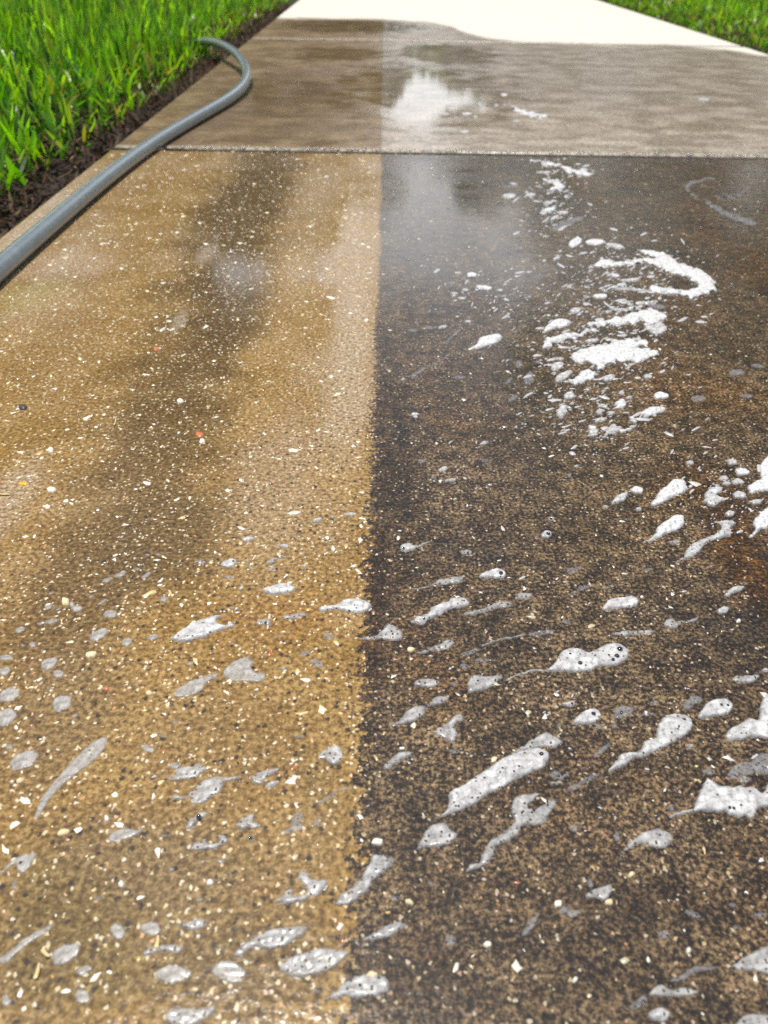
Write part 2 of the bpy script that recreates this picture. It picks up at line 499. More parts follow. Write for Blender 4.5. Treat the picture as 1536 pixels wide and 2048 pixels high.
M_GRASS = leaf_material("grass_blade", trans=0.5)
M_THATCH = leaf_material("dead_grass", 0.65, 0.12, (1, 1, 1), 0.15)


def blades(px, py, h, w, lean, az, bend, cols, seg=5, z0=None, twist=None):
    """Arching blades: a strip of quads each, tapering to the tip."""
    n = len(px)
    t = np.linspace(0, 1, seg + 1)
    z0 = soil_z(px) if z0 is None else z0
    ang = lean[:, None] + bend[:, None] * t[None] ** 1.4
    ds = h[:, None] / seg
    rr = np.concatenate([np.zeros((n, 1)), np.cumsum(np.sin(ang[:, :-1]) * ds, 1)], 1)
    zz = np.concatenate([np.zeros((n, 1)), np.cumsum(np.cos(ang[:, :-1]) * ds, 1)], 1)
    cx = px[:, None] + rr * np.cos(az)[:, None]
    cy = py[:, None] + rr * np.sin(az)[:, None]
    cz = z0[:, None] + zz
    wd = w[:, None] * (np.minimum(1, 0.55 + 1.2 * t) * (1 - t ** 3.2) + 0.02)[None]
    tw = rng.uniform(0, math.pi, n) if twist is None else twist
    sx = np.cos(tw)[:, None]; sy = np.sin(tw)[:, None]
    L = np.stack([cx - sx * wd / 2, cy - sy * wd / 2, cz], -1)
    Rr = np.stack([cx + sx * wd / 2, cy + sy * wd / 2, cz], -1)
    V = np.stack([L, Rr], 2).reshape(-1, 3)
    base = (np.arange(n) * (seg + 1) * 2)[:, None]
    k = (np.arange(seg) * 2)[None]
    a = (base + k).ravel()
    F = np.stack([a, a + 1, a + 3, a + 2], 1)
    C = np.repeat(cols, (seg + 1) * 2, axis=0)
    return V, F, C


def join(parts):
    Vs, Fs, Cs, off = [], [], [], 0
    for V, F, C in parts:
        Vs.append(V); Fs.append(F + off); Cs.append(C); off += len(V)
    return np.concatenate(Vs), np.concatenate(Fs), np.concatenate(Cs)


GREENS = np.array([(0.095, 0.28, 0.006), (0.16, 0.38, 0.008), (0.25, 0.48, 0.010), (0.030, 0.12, 0.010), (0.30, 0.48, 0.012)])


def field(n, side, d0, d1, y0, y1, hmin, hmax, w0, w1, straw=0.05):
    """Blades between distances d0 and d1 from the edge of the path."""
    d = rng.uniform(d0, d1, n)
    px = EL - d if side < 0 else ER + d
    py = rng.uniform(y0, y1, n)
    edge = np.clip(d / 0.16, 0.3, 1)
    clump = 0.75 + 0.25 * np.sin(px * 9 + 2 * np.sin(py * 7)) * np.sin(py * 8 + 1.3)
    h = rng.uniform(hmin, hmax, n) * edge * clump
    w = rng.uniform(w0, w1, n)
    lean = np.abs(rng.normal(0.12, 0.16, n)) + (1 - edge) * 0.35
    bend = np.abs(rng.normal(0.35, 0.45, n))
    az = rng.uniform(0, 2 * math.pi, n)
    k = rng.integers(0, len(GREENS), n)
    cols = GREENS[k] * np.exp(rng.normal(-0.08, 0.42, (n, 1)))
    s = rng.random(n) < straw * (2.2 - edge * 1.6)
    cols[s] = np.array([0.30, 0.22, 0.06]) * rng.uniform(0.6, 1.2, (s.sum(), 1))
    return blades(px, py, h, w, lean, az, bend, cols)


def lawn():
    parts = [field(5600, -1, 0.075, 0.9, 0.35, 2.6, 0.07, 0.165, 0.004, 0.0075),
             field(15000, -1, 0.09, 2.2, 1.0, 5.0, 0.08, 0.165, 0.004, 0.0075, 0.03),
             field(6000, -1, 0.04, 3.2, 4.0, 10.0, 0.08, 0.16, 0.005, 0.009, 0.03),
             field(600, -1, 0.07, 0.16, 0.6, 6.0, 0.03, 0.07, 0.003, 0.006, 0.12)]
    o = bulk_obj("grass", *join(parts)[:2], M_GRASS, join_cols(parts), smooth=True)
    tag(o, "tall bright green lawn grass beyond the grey hose", "grass", kind="stuff")
    parts = [field(14000, 1, 0.03, 2.0, 1.7, 6.5, 0.05, 0.12, 0.004, 0.007, 0.04),
             field(5000, 1, 0.03, 3.5, 5.0, 10.0, 0.06, 0.13, 0.005, 0.009, 0.03),
             field(3000, 1, 0.01, 0.15, 1.7, 7.0, 0.02, 0.06, 0.003, 0.006, 0.1)]
    o = bulk_obj("grass", *join(parts)[:2], M_GRASS, join_cols(parts), smooth=True)
    tag(o, "lawn grass along the bright dry concrete, across the path from the hose", "grass", kind="stuff")


def join_cols(parts):
    return np.concatenate([p[2] for p in parts])


lawn()


def undergrowth(side, n, y0, y1, dmax):
    """Low broad leaves and runners at the lawn's edge."""
    d = np.abs(rng.normal(0.0, 0.13, n)) + 0.07
    d = np.clip(d, 0.03, dmax)
    px = EL - d if side < 0 else ER + d
    py = rng.uniform(y0, y1, n)
    h = rng.uniform(0.02, 0.05, n)
    w = rng.uniform(0.004, 0.010, n)
    lean = rng.uniform(0.5, 1.3, n)
    bend = rng.uniform(0.1, 0.7, n)
    az = rng.uniform(0, 2 * math.pi, n)
    cols = GREENS[rng.integers(0, 5, n)] * rng.uniform(0.7, 1.25, (n, 1))
    y = rng.random(n) < 0.22
    cols[y] = np.array([0.28, 0.26, 0.02]) * rng.uniform(0.7, 1.2, (y.sum(), 1))
    z0 = soil_z(px) + rng.uniform(0.0, 0.045, n) * np.clip(d / 0.15, 0.2, 1)
    return blades(px, py, h, w, lean, az, bend, cols, seg=4, z0=z0, twist=az + math.pi / 2 + rng.normal(0, 0.3, n))


V, F, C = join([undergrowth(-1, 1700, 0.5, 5.0, 0.45), undergrowth(1, 2200, 1.8, 6.0, 0.4)])
tag(bulk_obj("ground_cover", V, F, M_GRASS, C, smooth=True), "low broad yellow-green leaves at the lawn edges", "weeds", kind="stuff")


def thatch(side, n, y0, y1):
    d = rng.uniform(-0.004, 0.2, n)
    px = EL - d if side < 0 else ER + d
    py = rng.uniform(y0, y1, n)
    h = rng.uniform(0.010, 0.045, n)
    w = rng.uniform(0.0015, 0.006, n)
    lean = rng.uniform(0.7, 1.75, n)
    bend = rng.normal(0.1, 0.5, n)
    az = rng.uniform(0, 2 * math.pi, n)
    pal = np.array([(0.035, 0.02, 0.012), (0.07, 0.04, 0.022), (0.13, 0.08, 0.045), (0.24, 0.17, 0.10), (0.10, 0.035, 0.018), (0.02, 0.013, 0.009)])
    cols = pal[rng.choice(6, n, p=[.34, .22, .11, .04, .06, .23])] * rng.uniform(0.7, 1.3, (n, 1))
    z0 = soil_z(px) + rng.uniform(0.002, 0.022, n)
    az = np.where(d < 0.03, np.where(rng.random(n) < 0.5, math.pi / 2, -math.pi / 2) + rng.normal(0, 0.35, n), az)
    return blades(px, py, h, w, lean, az, bend, cols, seg=3, z0=z0, twist=az + math.pi / 2 + rng.normal(0, 0.5, n))


V, F, C = join([thatch(-1, 11000, 0.45, 4.5), thatch(1, 3500, 1.8, 6.0)])
tag(bulk_obj("mulch", V, F, M_THATCH, C), "dark brown thatch and dead grass along the cut lawn edge", "mulch", kind="stuff")

# ------------------------------------------------------------------ hose
def hose():
    r = 0.0098
    pts = []
    for px, py, z in [(-260, 772, r), (-120, 642, r), (0, 535, r), (110, 441, r), (215, 352, r), (310, 282, r),
                      (400, 231, r), (455, 200, r * 1.15), (489, 172, r * 1.5), (497, 145, r * 2.2), (484, 117, r * 3.2),
                      (462, 98, r * 3.8), (440, 87, r * 3.9), (418, 82, r * 3.0), (396, 84, r * 1.6), (372, 92, r * 0.2)]:
        pts.append(gpt(px, py, z))
    cu = bpy.data.curves.new("hose_path", 'CURVE')
    cu.dimensions = '3D'
    sp = cu.splines.new('NURBS')
    sp.points.add(len(pts) - 1)
    for p, q in zip(sp.points, pts):
        p.co = (*q, 1.0)
    sp.order_u = 4
    sp.use_endpoint_u = True
    sp.resolution_u = 10
    cu.bevel_depth = r
    cu.bevel_resolution = 8
    cu.use_fill_caps = True
    tmp = bpy.data.objects.new("tmp", cu)
    scn.collection.objects.link(tmp)
    dg = bpy.context.evaluated_depsgraph_get()
    me = bpy.data.meshes.new_from_object(tmp.evaluated_get(dg))
    bpy.data.objects.remove(tmp)
    me.name = "garden_hose"
    for p in me.polygons:
        p.use_smooth = True
    g = NG("hose_vinyl")
    P = g.obj()
    n = g.noise(P, 90.0, 4.0, 0.7)
    fine = g.noise(P, 900.0, 2.0, 0.6)
    c = g.mix(g.step(n, 0.4, 0.7), (0.140, 0.172, 0.190), (0.170, 0.202, 0.218))
    c = g.mix(g.math('MULTIPLY', g.step(fine, 0.70, 0.78), 0.3), c, (0.05, 0.05, 0.045))
    b = g.bsdf(Base_Color=c, Roughness=g.lin(n, 0.3, 0.7, 0.24, 0.38), Normal=g.bump(fine, 0.05, 0.0004))
    b.inputs['Coat Weight'].default_value = 0.8
    b.inputs['Coat Roughness'].default_value = 0.22
    me.materials.clear()
    me.materials.append(g.done(b.outputs[0]))
    o = bpy.data.objects.new("garden_hose", me)
    scn.collection.objects.link(o)
    tag(o, "blue-grey vinyl garden hose looping off the lawn and along the wet path", "hose")


hose()

# ------------------------------------------------------------------ grit: loose sand grains and shell bits on the slab
def grit():
    g = NG("grit")
    at = g.n("ShaderNodeAttribute", attribute_name="tint")
    b = g.bsdf(Base_Color=at.outputs['Color'], Roughness=0.35)
    b.inputs['Coat Weight'].default_value = 0.6
    b.inputs['Coat Roughness'].default_value = 0.15
    mat = g.done(b.outputs[0])
    n = 30000
    y = rng.uniform(0.05, D1 - 0.01, n)
    xl = np.maximum(EL + 0.01, -0.30 * y - 0.15); xr = np.minimum(ER, 0.34 * y + 0.2)
    xl = np.maximum(EL + 0.01, -0.62 * y - 0.17); xr = np.minimum(ER - 0.01, 0.62 * y + 0.17)
    x = rng.uniform(xl, xr)
    left = x < -0.004
    keep = np.where(left, rng.random(n) < np.clip(0.06 + y * 0.9, 0, 0.8), rng.random(n) < 0.14)
    x, y, left = x[keep], y[keep], left[keep]
    n = len(x)
    k = 7
    r = np.exp(rng.normal(np.log(0.00058), 0.52, n)) * np.where(left, 1.0, 0.85)
    r = np.clip(r, 0.0003, 0.0024)
    asp = rng.uniform(1.0, 2.3, n)
    a0 = rng.uniform(0, math.pi, n)
    ang = np.linspace(0, 2 * math.pi, k, endpoint=False)[None] + rng.uniform(-.35, .35, (n, k))
    rad = r[:, None] * rng.uniform(0.45, 1.35, (n, k))
    ex = np.cos(ang) * rad * asp[:, None]; ey = np.sin(ang) * rad
    ca, sa = np.cos(a0)[:, None], np.sin(a0)[:, None]
    gx = x[:, None] + ex * ca - ey * sa; gy = y[:, None] + ex * sa + ey * ca
    rim = np.stack([gx, gy, np.full_like(gx, -0.0001)], -1)
    mid = np.stack([x[:, None] + (gx - x[:, None]) * .62, y[:, None] + (gy - y[:, None]) * .62, np.repeat((r * 0.22)[:, None], k, 1) * rng.uniform(.6, 1.4, (n, k))], -1)
    top = np.stack([x, y, r * 0.26], -1)[:, None]
    V = np.concatenate([rim, mid, top], 1).reshape(-1, 3)
    b0 = (np.arange(n) * (2 * k + 1))[:, None]
    j = np.arange(k)[None]; j2 = (np.arange(k)[None] + 1) % k
    F1 = np.stack([b0 + j, b0 + j2, b0 + k + j2, b0 + k + j], -1).reshape(-1, 4)
    # triangles for the caps as degenerate-free quads are not possible: use two meshes merged as tris
    T1 = np.stack([F1[:, 0], F1[:, 1], F1[:, 2]], 1); T2 = np.stack([F1[:, 0], F1[:, 2], F1[:, 3]], 1)
    T3 = np.stack([b0 + k + j, b0 + k + j2, np.broadcast_to(b0 + 2 * k, (n, k))], -1).reshape(-1, 3)
    F = np.concatenate([T1, T2, T3])
    pal = np.array([(0.66, 0.58, 0.38), (0.74, 0.70, 0.58), (0.80, 0.78, 0.72), (0.60, 0.47, 0.22), (0.52, 0.34, 0.12), (0.40, 0.13, 0.04)])
    c = pal[rng.choice(6, n, p=[.30, .27, .20, .14, .06, .03])] * rng.uniform(0.65, 1.05, (n, 1))
    c = np.where(left[:, None], c, c * 0.8)
    o = bulk_obj("grit", V, F, mat, np.repeat(c, 2 * k + 1, axis=0))
    tag(o, "pale sand grains and shell grit scattered over the wet concrete", "grit", kind="stuff")


grit()

# ------------------------------------------------------------------ soap foam
def foam_material(name, col, cover, hole, rough=0.55):
    """Wet froth: fine bubble walls, a little see-through, with specks where the concrete shows."""
    g = NG(name)
    P = g.obj()
    d1, c1 = g.voro(P, 1500.0)
    d2, c2 = g.voro(P, 880.0)
    n = g.noise(P, 130.0, 3.0, 0.6)
    n2 = g.noise(P, 420.0, 3.0, 0.65)
    edge = g.n("ShaderNodeAttribute", attribute_name="tint").outputs['Color']
    depth, _, _ = g.sep(edge)
    base = g.mix(g.lin(d1, 0.1, 0.7), col, tuple(c * 0.80 for c in col))
    base = g.mix(g.math('MULTIPLY', g.lin(n, 0.35, 0.65), 0.6), base, tuple(c * 0.72 for c in col))
    base = g.mix(g.math('MULTIPLY', g.step(g.noise(P, 300.0, 3.0, 0.6), 0.5, 0.7), 0.6), base, tuple(min(0.85, c * 1.5) for c in col))
    hgt = g.math('ADD', g.math('MULTIPLY', g.math('SUBTRACT', 1.0, d1), 0.6), g.math('MULTIPLY', g.math('SUBTRACT', 1.0, d2), 0.6))
    b = g.bsdf(Base_Color=base, Roughness=rough, Normal=g.bump(hgt, 0.35, 0.0007))
    b.inputs['Subsurface Weight'].default_value = 0.0
    b.inputs['Coat Weight'].default_value = 0.35
    b.inputs['Coat Roughness'].default_value = 0.2
    t = g.n("ShaderNodeBsdfTransparent")
    # thin rims and speckled gaps
    r2, _, _ = g.sep(c2)
    gap = g.math('MULTIPLY', g.math('LESS_THAN', r2, hole), g.step(d2, 0.55, 0.35))
    a = g.math('MULTIPLY', g.lin(depth, 0.0, 0.45, cover * 0.45, cover), g.math('SUBTRACT', 1.0, g.math('MULTIPLY', gap, 0.9)))
    a = g.math('MULTIPLY', a, g.lin(n2, 0.34, 0.54, 0.55, 1.0), clamp=True)
    mx = g.n("ShaderNodeMixShader")
    g.put(mx.inputs[0], a)
    g.t.links.new(t.outputs[0], mx.inputs[1]); g.t.links.new(b.outputs[0], mx.inputs[2])
    return g.done(mx.outputs[0])


M_FOAM = {
    'k': foam_material("thick_foam", (0.70, 0.71, 0.72), 0.96, 0.03),
    'b': foam_material("bright_foam", (0.53, 0.533, 0.535), 0.93, 0.05),
    'g': foam_material("grey_foam", (0.39, 0.388, 0.384), 0.86, 0.08),
    'p': foam_material("flat_foam", (0.40, 0.388, 0.365), 0.80, 0.03),
    't': foam_material("thin_foam", (0.33, 0.34, 0.36), 0.48, 0.25),
}


def bubble_material():
    g = NG("bubble_film")
    b = g.bsdf(Base_Color=(0.015, 0.015, 0.017), Roughness=0.06)
    b.inputs['Coat Weight'].default_value = 1.0
    b.inputs['Coat Roughness'].default_value = 0.03
    return g.done(b.outputs[0])


M_BUB = bubble_material()

TILE = {'2': (768, 0, .5), '4': (768, 512, .5), '5': (0, 1024, .5), '6': (768, 1024, .5), '7': (0, 1536, .5), '8': (768, 1536, .5), 'f': (0, 0, 1.0)}


def E(cx, cy, rx, ry, deg=0.0):
    """Oval outline, slightly irregular; deg is the tilt as seen in the photograph (negative rises to the right)."""
    n = 14
    out = []
    ca, sa = math.cos(R(deg)), math.sin(R(deg))
    for i in range(n):
        a = 2 * math.pi * i / n
        k = 1 + random.uniform(-.09, .09)
        u, v = math.cos(a) * rx * k, math.sin(a) * ry * k
        out.append((cx + u * ca - v * sa, cy + u * sa + v * ca))
    return out


def smooth_poly(P, sub=3):
    P = np.array(P, float); n = len(P); out = []
    for i in range(n):
        p0, p1, p2, p3 = P[i - 1], P[i], P[(i + 1) % n], P[(i + 2) % n]
        for s in range(sub):
            t = s / sub
            out.append(0.5 * ((2 * p1) + (-p0 + p2) * t + (2 * p0 - 5 * p1 + 4 * p2 - p3) * t * t + (-p0 + 3 * p1 - 3 * p2 + p3) * t ** 3))
    return np.array(out)


def sdf(Q, P):
    """Signed distance of points Q to polygon P, negative inside."""
    A, Bv = P, np.roll(P, -1, 0)
    e = Bv - A
    w = Q[:, None] - A[None]
    t = np.clip((w * e).sum(-1) / np.maximum((e * e).sum(-1), 1e-9), 0, 1)
    d = np.sqrt((((w - e * t[..., None])) ** 2).sum(-1)).min(1)
    c1 = A[None, :, 1] <= Q[:, None, 1]; c2 = Bv[None, :, 1] > Q[:, None, 1]
    cr = e[None, :, 0] * w[..., 1] - e[None, :, 1] * w[..., 0]
    wn = ((c1 & c2 & (cr > 0)).astype(int) - (~c1 & ~c2 & (cr < 0)).astype(int)).sum(1)
    return np.where(wn != 0, -d, d)


def wave(Q, s, seed):
    r_ = np.random.default_rng(seed)
    v = np.zeros(len(Q))
    for _ in range(7):
        a = r_.uniform(0, 2 * math.pi); f = s * r_.uniform(0.6, 1.7); ph = r_.uniform(0, 6.28)
        v += np.sin((Q[:, 0] * math.cos(a) + 1.5 * Q[:, 1] * math.sin(a)) * f + ph)
    return v / 3.0


GROUP = "soap foam patches on the wet path"
N_FOAM = [0]


def foam_patch(polys, style, bubbles=(), rag=1.0, hmax=None):
    """Foam on the slab: an outline in photo pixels set down on the ground, domed by its own thickness."""
    N_FOAM[0] += 1
    sd = 1000 + N_FOAM[0]
    allp = np.concatenate(polys)
    mn, mx = allp.min(0) - 5, allp.max(0) + 5
    size = (mx - mn).max()
    st = min(2.4, max(1.1, size / 34))
    xs = np.arange(mn[0], mx[0] + st, st); ys = np.arange(mn[1], mx[1] + st, st)
    X, Y = np.meshgrid(xs, ys)
    Q = np.stack([X.ravel(), Y.ravel()], 1)
    Ps = [smooth_poly(p) for p in polys]

    lacy = 0.0
    if rag > 0.6 and size > 24 and mn[1] < 860 and style in 'kbt':
        lacy = 2.4 if size > 70 else 1.5
    elif rag > 0.9 and size > 40:
        lacy = 0.55

    def field_(Q):
        d = np.min([sdf(Q, p) for p in Ps], 0)
        s = min(1.0, size / 45.0)
        v = d + rag * s * (1.0 * wave(Q, 0.20, sd) + 0.6 * wave(Q, 0.6, sd + 1))
        if lacy:
            L = Q * np.array([0.45, 1.3])
            v = v + lacy * (np.abs(wave(L, 0.24, sd + 5)) * -1.6 + 1.5 * wave(L, 0.55, sd + 6) + 1.0)
        return v
    f = field_(Q)
    nx, ny = len(xs), len(ys)
    ins = (f < 0).reshape(ny, nx)
    cell = ins[:-1, :-1] | ins[1:, :-1] | ins[:-1, 1:] | ins[1:, 1:]
    if not cell.any():
        return None
    gy_, gx_ = np.gradient(f.reshape(ny, nx), st)
    gr = np.stack([gx_.ravel(), gy_.ravel()], 1)
    g2 = np.maximum((gr ** 2).sum(1), 0.15)
    out = f > 0
    mv = np.clip(f / g2, 0, 1.6 * st)
    Q2 = np.where(out[:, None], Q - gr * mv[:, None], Q)
    G = ground(Q2[:, 0], Q2[:, 1])
    c = ground(allp[:, 0].mean(), allp[:, 1].mean())
    dist = np.linalg.norm(c - np.array([0, 0, H]))
    ppm = FPX / dist                                    # photo pixels per metre here
    hm = hmax if hmax else {'k': 0.0022, 'b': 0.0019, 'g': 0.0009, 'p': 0.0004, 't': 0.00022}[style]
    dep = np.clip(-f, 0, None) / ppm
    reach = max(hm * 2.2, 0.0010)
    prof = np.sqrt(np.clip(1 - (1 - np.clip(dep / reach, 0, 1)) ** 2, 0, 1))
    lump = 1 + 0.16 * wave(Q, 0.16, sd + 2)
    G[:, 2] = np.where(out, -0.0002, 0.00006 + hm * prof * np.clip(lump, 0.6, 1.4))
    jj, ii = np.nonzero(cell)
    a = jj * nx + ii
    F = np.stack([a, a + nx, a + nx + 1, a + 1], 1)
    used = np.unique(F)
    remap = -np.ones(len(Q), int); remap[used] = np.arange(len(used))
    origin = np.array([c[0], c[1], 0.0])
    V = G[used] - origin
    tint = np.repeat(np.clip(dep[used] / 0.0026, 0, 1)[:, None], 3, 1)
    o = bulk_obj("foam_patch", V, remap[F], M_FOAM[style], tint, smooth=True)
    o.location = origin
    for bx, by, br in bubbles:
        bc = ground(bx, by)
        rad = br / FPX * np.linalg.norm(bc - np.array([0, 0, H])) * 0.92
        near = np.argmin(((Q - np.array([bx, by])) ** 2).sum(1))
        zt = max(G[near, 2], 0.0004)
        bm = bmesh.new()
        bmesh.ops.create_uvsphere(bm, u_segments=18, v_segments=10, radius=rad)
        me = bpy.data.meshes.new("bubble")
        bm.to_mesh(me); bm.free()
        for p in me.polygons: p.use_smooth = True
        me.materials.append(M_BUB)
        bo = bpy.data.objects.new("bubble", me)
        scn.collection.objects.link(bo)
        bo.parent = o
        # bubble sits where its pixel meets the foam's top
        q = ground(bx, by, zt)
        bo.location = Vector((q[0], q[1], zt)) - Vector(origin)
        bo.scale = (1, 1, 0.75)
    return o


# tile, outline(s), style, description (None: named after the foam next to it), bubbles, raggedness
FOAM = []


def fm(tile, poly, style='g', ref=None, bub=(), rag=1.0):
    ox, oy, s = TILE[tile]
    conv = lambda P: np.array([(ox + a * s, oy + b * s) for a, b in P], float)
    polys = [conv(p) for p in poly] if isinstance(poly[0], list) else [conv(poly)]
    FOAM.append((polys, style, ref, [(ox + a * s, oy + b * s, r * s) for a, b, r in bub], rag))


# -- washed side, middle rows
fm('5', E(1268, 36, 22, 10, -15), 'b'); fm('5', E(1330, 20, 10, 5), 'b'); fm('5', E(1400, 12, 28, 8, -8), 'b', "slim bright foam dash lying across the washed edge")
fm('5', E(990, 110, 26, 10, -8), 'b', "lone flat oval of foam on the paler washed concrete")
fm('5', E(1133, 137, 26, 7, 5), 'b')
fm('5', E(916, 207, 38, 17, -15), 'b', "lemon-shaped foam spot with a dark dot near its tip", [(933, 197, 5)])
fm('5', E(988, 195, 14, 5), 'g'); fm('5', E(1090, 195, 30, 9, -20), 'g'); fm('5', E(1140, 182, 18, 5), 'g'); fm('5', E(1085, 230, 20, 9, -20), 'g'); fm('5', E(1215, 218, 15, 5), 'b')
fm('5', E(800, 202, 24, 7), 'g'); fm('5', E(788, 243, 12, 5), 'g'); fm('5', E(1000, 220, 22, 6), 't'); fm('5', E(913, 263, 18, 7), 'g')
fm('5', E(482, 250, 26, 11, -25), 'p', "slanted grey foam sliver at the head of a slanting row"); fm('5', E(430, 272, 24, 9, -20), 'p'); fm('5', E(585, 255, 24, 9, -30), 'p'); fm('5', E(590, 172, 12, 5), 'p')
fm('5', E(632, 170, 14, 5), 'p'); fm('5', E(550, 228, 14, 5), 'p'); fm('5', E(657, 348, 22, 11, -10), 'p', "small grey foam bean alone between two slanting rows"); fm('5', E(928, 385, 14, 5), 'g')
fm('5', [(1048, 320), (1060, 305), (1100, 290), (1140, 286), (1175, 290), (1165, 300), (1182, 306), (1170, 322), (1130, 330), (1080, 332)], 'b', "torn oval of white foam with a notched end")
fm('5', [(1275, 390), (1290, 378), (1330, 374), (1355, 366), (1375, 352), (1410, 345), (1450, 350), (1475, 362), (1488, 378), (1470, 398), (1420, 408), (1380, 400), (1330, 393), (1290, 403)], 'b', "plump fish-shaped foam patch touching the dirt line", [(1385, 355, 4), (1402, 360, 4), (1420, 372, 4), (1395, 392, 3)])
fm('5', [(680, 517), (690, 500), (730, 470), (770, 445), (820, 425), (880, 412), (905, 414), (872, 425), (870, 442), (900, 454), (940, 437), (938, 465), (900, 468), (850, 490), (790, 512), (730, 522)], 'b', "big leaf-shaped foam patch with a forked tail")
fm('5', E(1055, 440, 32, 14), 'g', "speckled foam blot with a dark centre", [(1062, 443, 6)]); fm('5', [(1122, 425), (1150, 410), (1190, 405), (1225, 410), (1255, 408), (1215, 418), (1190, 428), (1150, 432)], 'g', "slim tapering foam patch with a hair-thin tail")
fm('5', E(440, 408, 30, 16, -12), 'p', "small smooth grey oval above the larger of the hose-side ovals"); fm('5', E(395, 490, 42, 22, -28), 'p', "smooth grey foam oval tilted like an egg"); fm('5', E(508, 521, 25, 17, -20), 'p', "round grey foam button"); fm('5', E(610, 502, 25, 12, -18), 'p', "small grey foam seed by the big leaf-shaped patch")
fm('5', [(278, 372), (290, 350), (300, 370), (330, 378), (325, 395), (305, 403), (285, 390)], 'p', "horn-shaped grey foam patch with a raised point")
fm('5', E(195, 380, 20, 10, -25), 'p'); fm('5', E(205, 325, 14, 5, -20), 'p'); fm('5', E(235, 388, 14, 5, -20), 'p'); fm('5', E(410, 360, 22, 7, -30), 'p'); fm('5', E(365, 338, 12, 5, -20), 'p')
fm('5', E(80, 472, 24, 12, -25), 'p'); fm('5', E(205, 438, 30, 10, -10), 'p', "flat grey foam lozenge under the horn-shaped patch"); fm('5', E(158, 447, 14, 6), 'p'); fm('5', E(130, 530, 16, 12), 'p'); fm('5', E(90, 535, 12, 6), 'p')
fm('5', E(22, 583, 30, 13, -8), 'p'); fm('5', E(14, 637, 32, 17, -8), 'p', "pinkish grey oval of foam cut by the hose-side picture border"); fm('5', E(197, 607, 36, 24, -28), 'p', "neat grey foam oval just beyond a small foam triangle"); fm('5', [(208, 652), (225, 630), (262, 645), (228, 665)], 'p', "small grey foam triangle")
fm('5', E(35, 732, 46, 28, -22), 'p', "smooth grey foam egg at the hose-side border"); fm('5', E(248, 765, 43, 34, -28), 'p', "broad round grey foam oval standing alone"); fm('5', E(22, 820, 48, 34, -30), 'p', "plump grey foam egg cut by the hose-side border")
fm('5', [(693, 735), (705, 710), (740, 685), (790, 665), (840, 648), (880, 645), (870, 662), (822, 690), (815, 710), (770, 735), (720, 745)], 'p', "fish-shaped grey foam patch whose tail points to a torn crown")
fm('5', [(890, 645), (905, 620), (940, 595), (985, 575), (1012, 572), (995, 588), (1025, 602), (1008, 615), (1018, 642), (1060, 645), (1060, 668), (1030, 682), (990, 678), (940, 678), (905, 665)], 'p', "crown-shaped foam patch with torn spikes")
fm('5', E(1265, 605, 30, 16, 20), 't', "thin clear foam smear with a torn middle"); fm('5', E(1135, 627, 18, 7), 'g'); fm('5', E(1220, 565, 30, 10, -15), 't'); fm('5', E(760, 605, 18, 9, -15), 'p')
fm('5', E(545, 690, 14, 8), 't'); fm('5', E(300, 815, 15, 8, -20), 'p'); fm('5', E(590, 945, 30, 14, 15), 'p', "small grey foam wedge above a fan of torn patches"); fm('5', E(650, 895, 20, 9, 5), 't'); fm('5', E(1195, 897, 25, 8), 't'); fm('5', E(700, 840, 25, 6), 't')
fm('5', E(98, 992, 66, 34, -30), 'p', "large smooth grey foam leaf lying near the hose-side border")
fm('f', [(68, 1642), (80, 1600), (110, 1560), (150, 1515), (185, 1485), (212, 1473), (215, 1487), (195, 1517), (152, 1550), (120, 1577), (97, 1605), (78, 1636)], 'p', "long grey willow-leaf streak of foam")
fm('5', [(1270, 985), (1290, 955), (1335, 932), (1365, 945), (1375, 970), (1365, 995), (1335, 1015), (1300, 995)], 'g', "heart-shaped foam patch with dark dots", [(1320, 965, 5), (1335, 985, 4)])
fm('5', E(1315, 500, 22, 14), 't'); fm('5', E(1130, 488, 40, 6, -15), 't')
fm('f', [(715, 1277), (745, 1273), (762, 1262), (778, 1247), (800, 1260), (806, 1275), (790, 1283), (765, 1279), (740, 1281)], 'g', "spiky foam patch bridging washed and unwashed concrete", [(783, 1262, 2.2), (795, 1268, 2.2)])
fm('5', E(38, 940, 18, 10), 'p'); fm('5', E(700, 1015, 25, 12), 'p'); fm('5', E(795, 1015, 20, 10), 'p'); fm('5', E(1310, 480, 12, 6), 'g')
# -- washed side, near rows
fm('7', [(650, 45), (690, 30), (700, 5), (740, -5), (820, -5), (825, 15), (780, 40), (730, 52), (690, 52)], 'g', "ragged foam patch at the top of a fan of torn patches", (), 2.0)
fm('7', [(690, 130), (700, 108), (740, 115), (770, 90), (800, 60), (840, 40), (900, 35), (950, 35), (945, 48), (900, 60), (880, 100), (840, 125), (800, 152), (770, 145), (760, 122)], 'g', "large torn wing of foam in the middle of the washed side", (), 1.6)
fm('7', [(1005, 60), (1010, 30), (1040, 15), (1080, 5), (1120, 5), (1110, 20), (1070, 40), (1050, 65), (1020, 68)], 'g', "axe-shaped grey foam patch beyond the torn wing"); fm('7', E(1090, 68, 30, 12, -20), 'b')
fm('7', [(740, 240), (760, 205), (800, 180), (830, 175), (825, 195), (790, 215), (770, 245)], 'g', "small slanted foam patch holding one shiny bubble", [(795, 196, 11)])
fm('7', [(432, 290), (450, 255), (500, 240), (545, 245), (575, 235), (565, 258), (510, 285), (460, 302)], 'p', "grey foam patch like a bird's wing, beside small white pebbles")
fm('7', [(750, 322), (790, 297), (825, 282), (835, 300), (880, 290), (862, 268), (905, 270), (915, 295), (880, 315), (840, 332), (790, 335)], 'g', "torn foam patch with a bite out of its far side", (), 1.8)
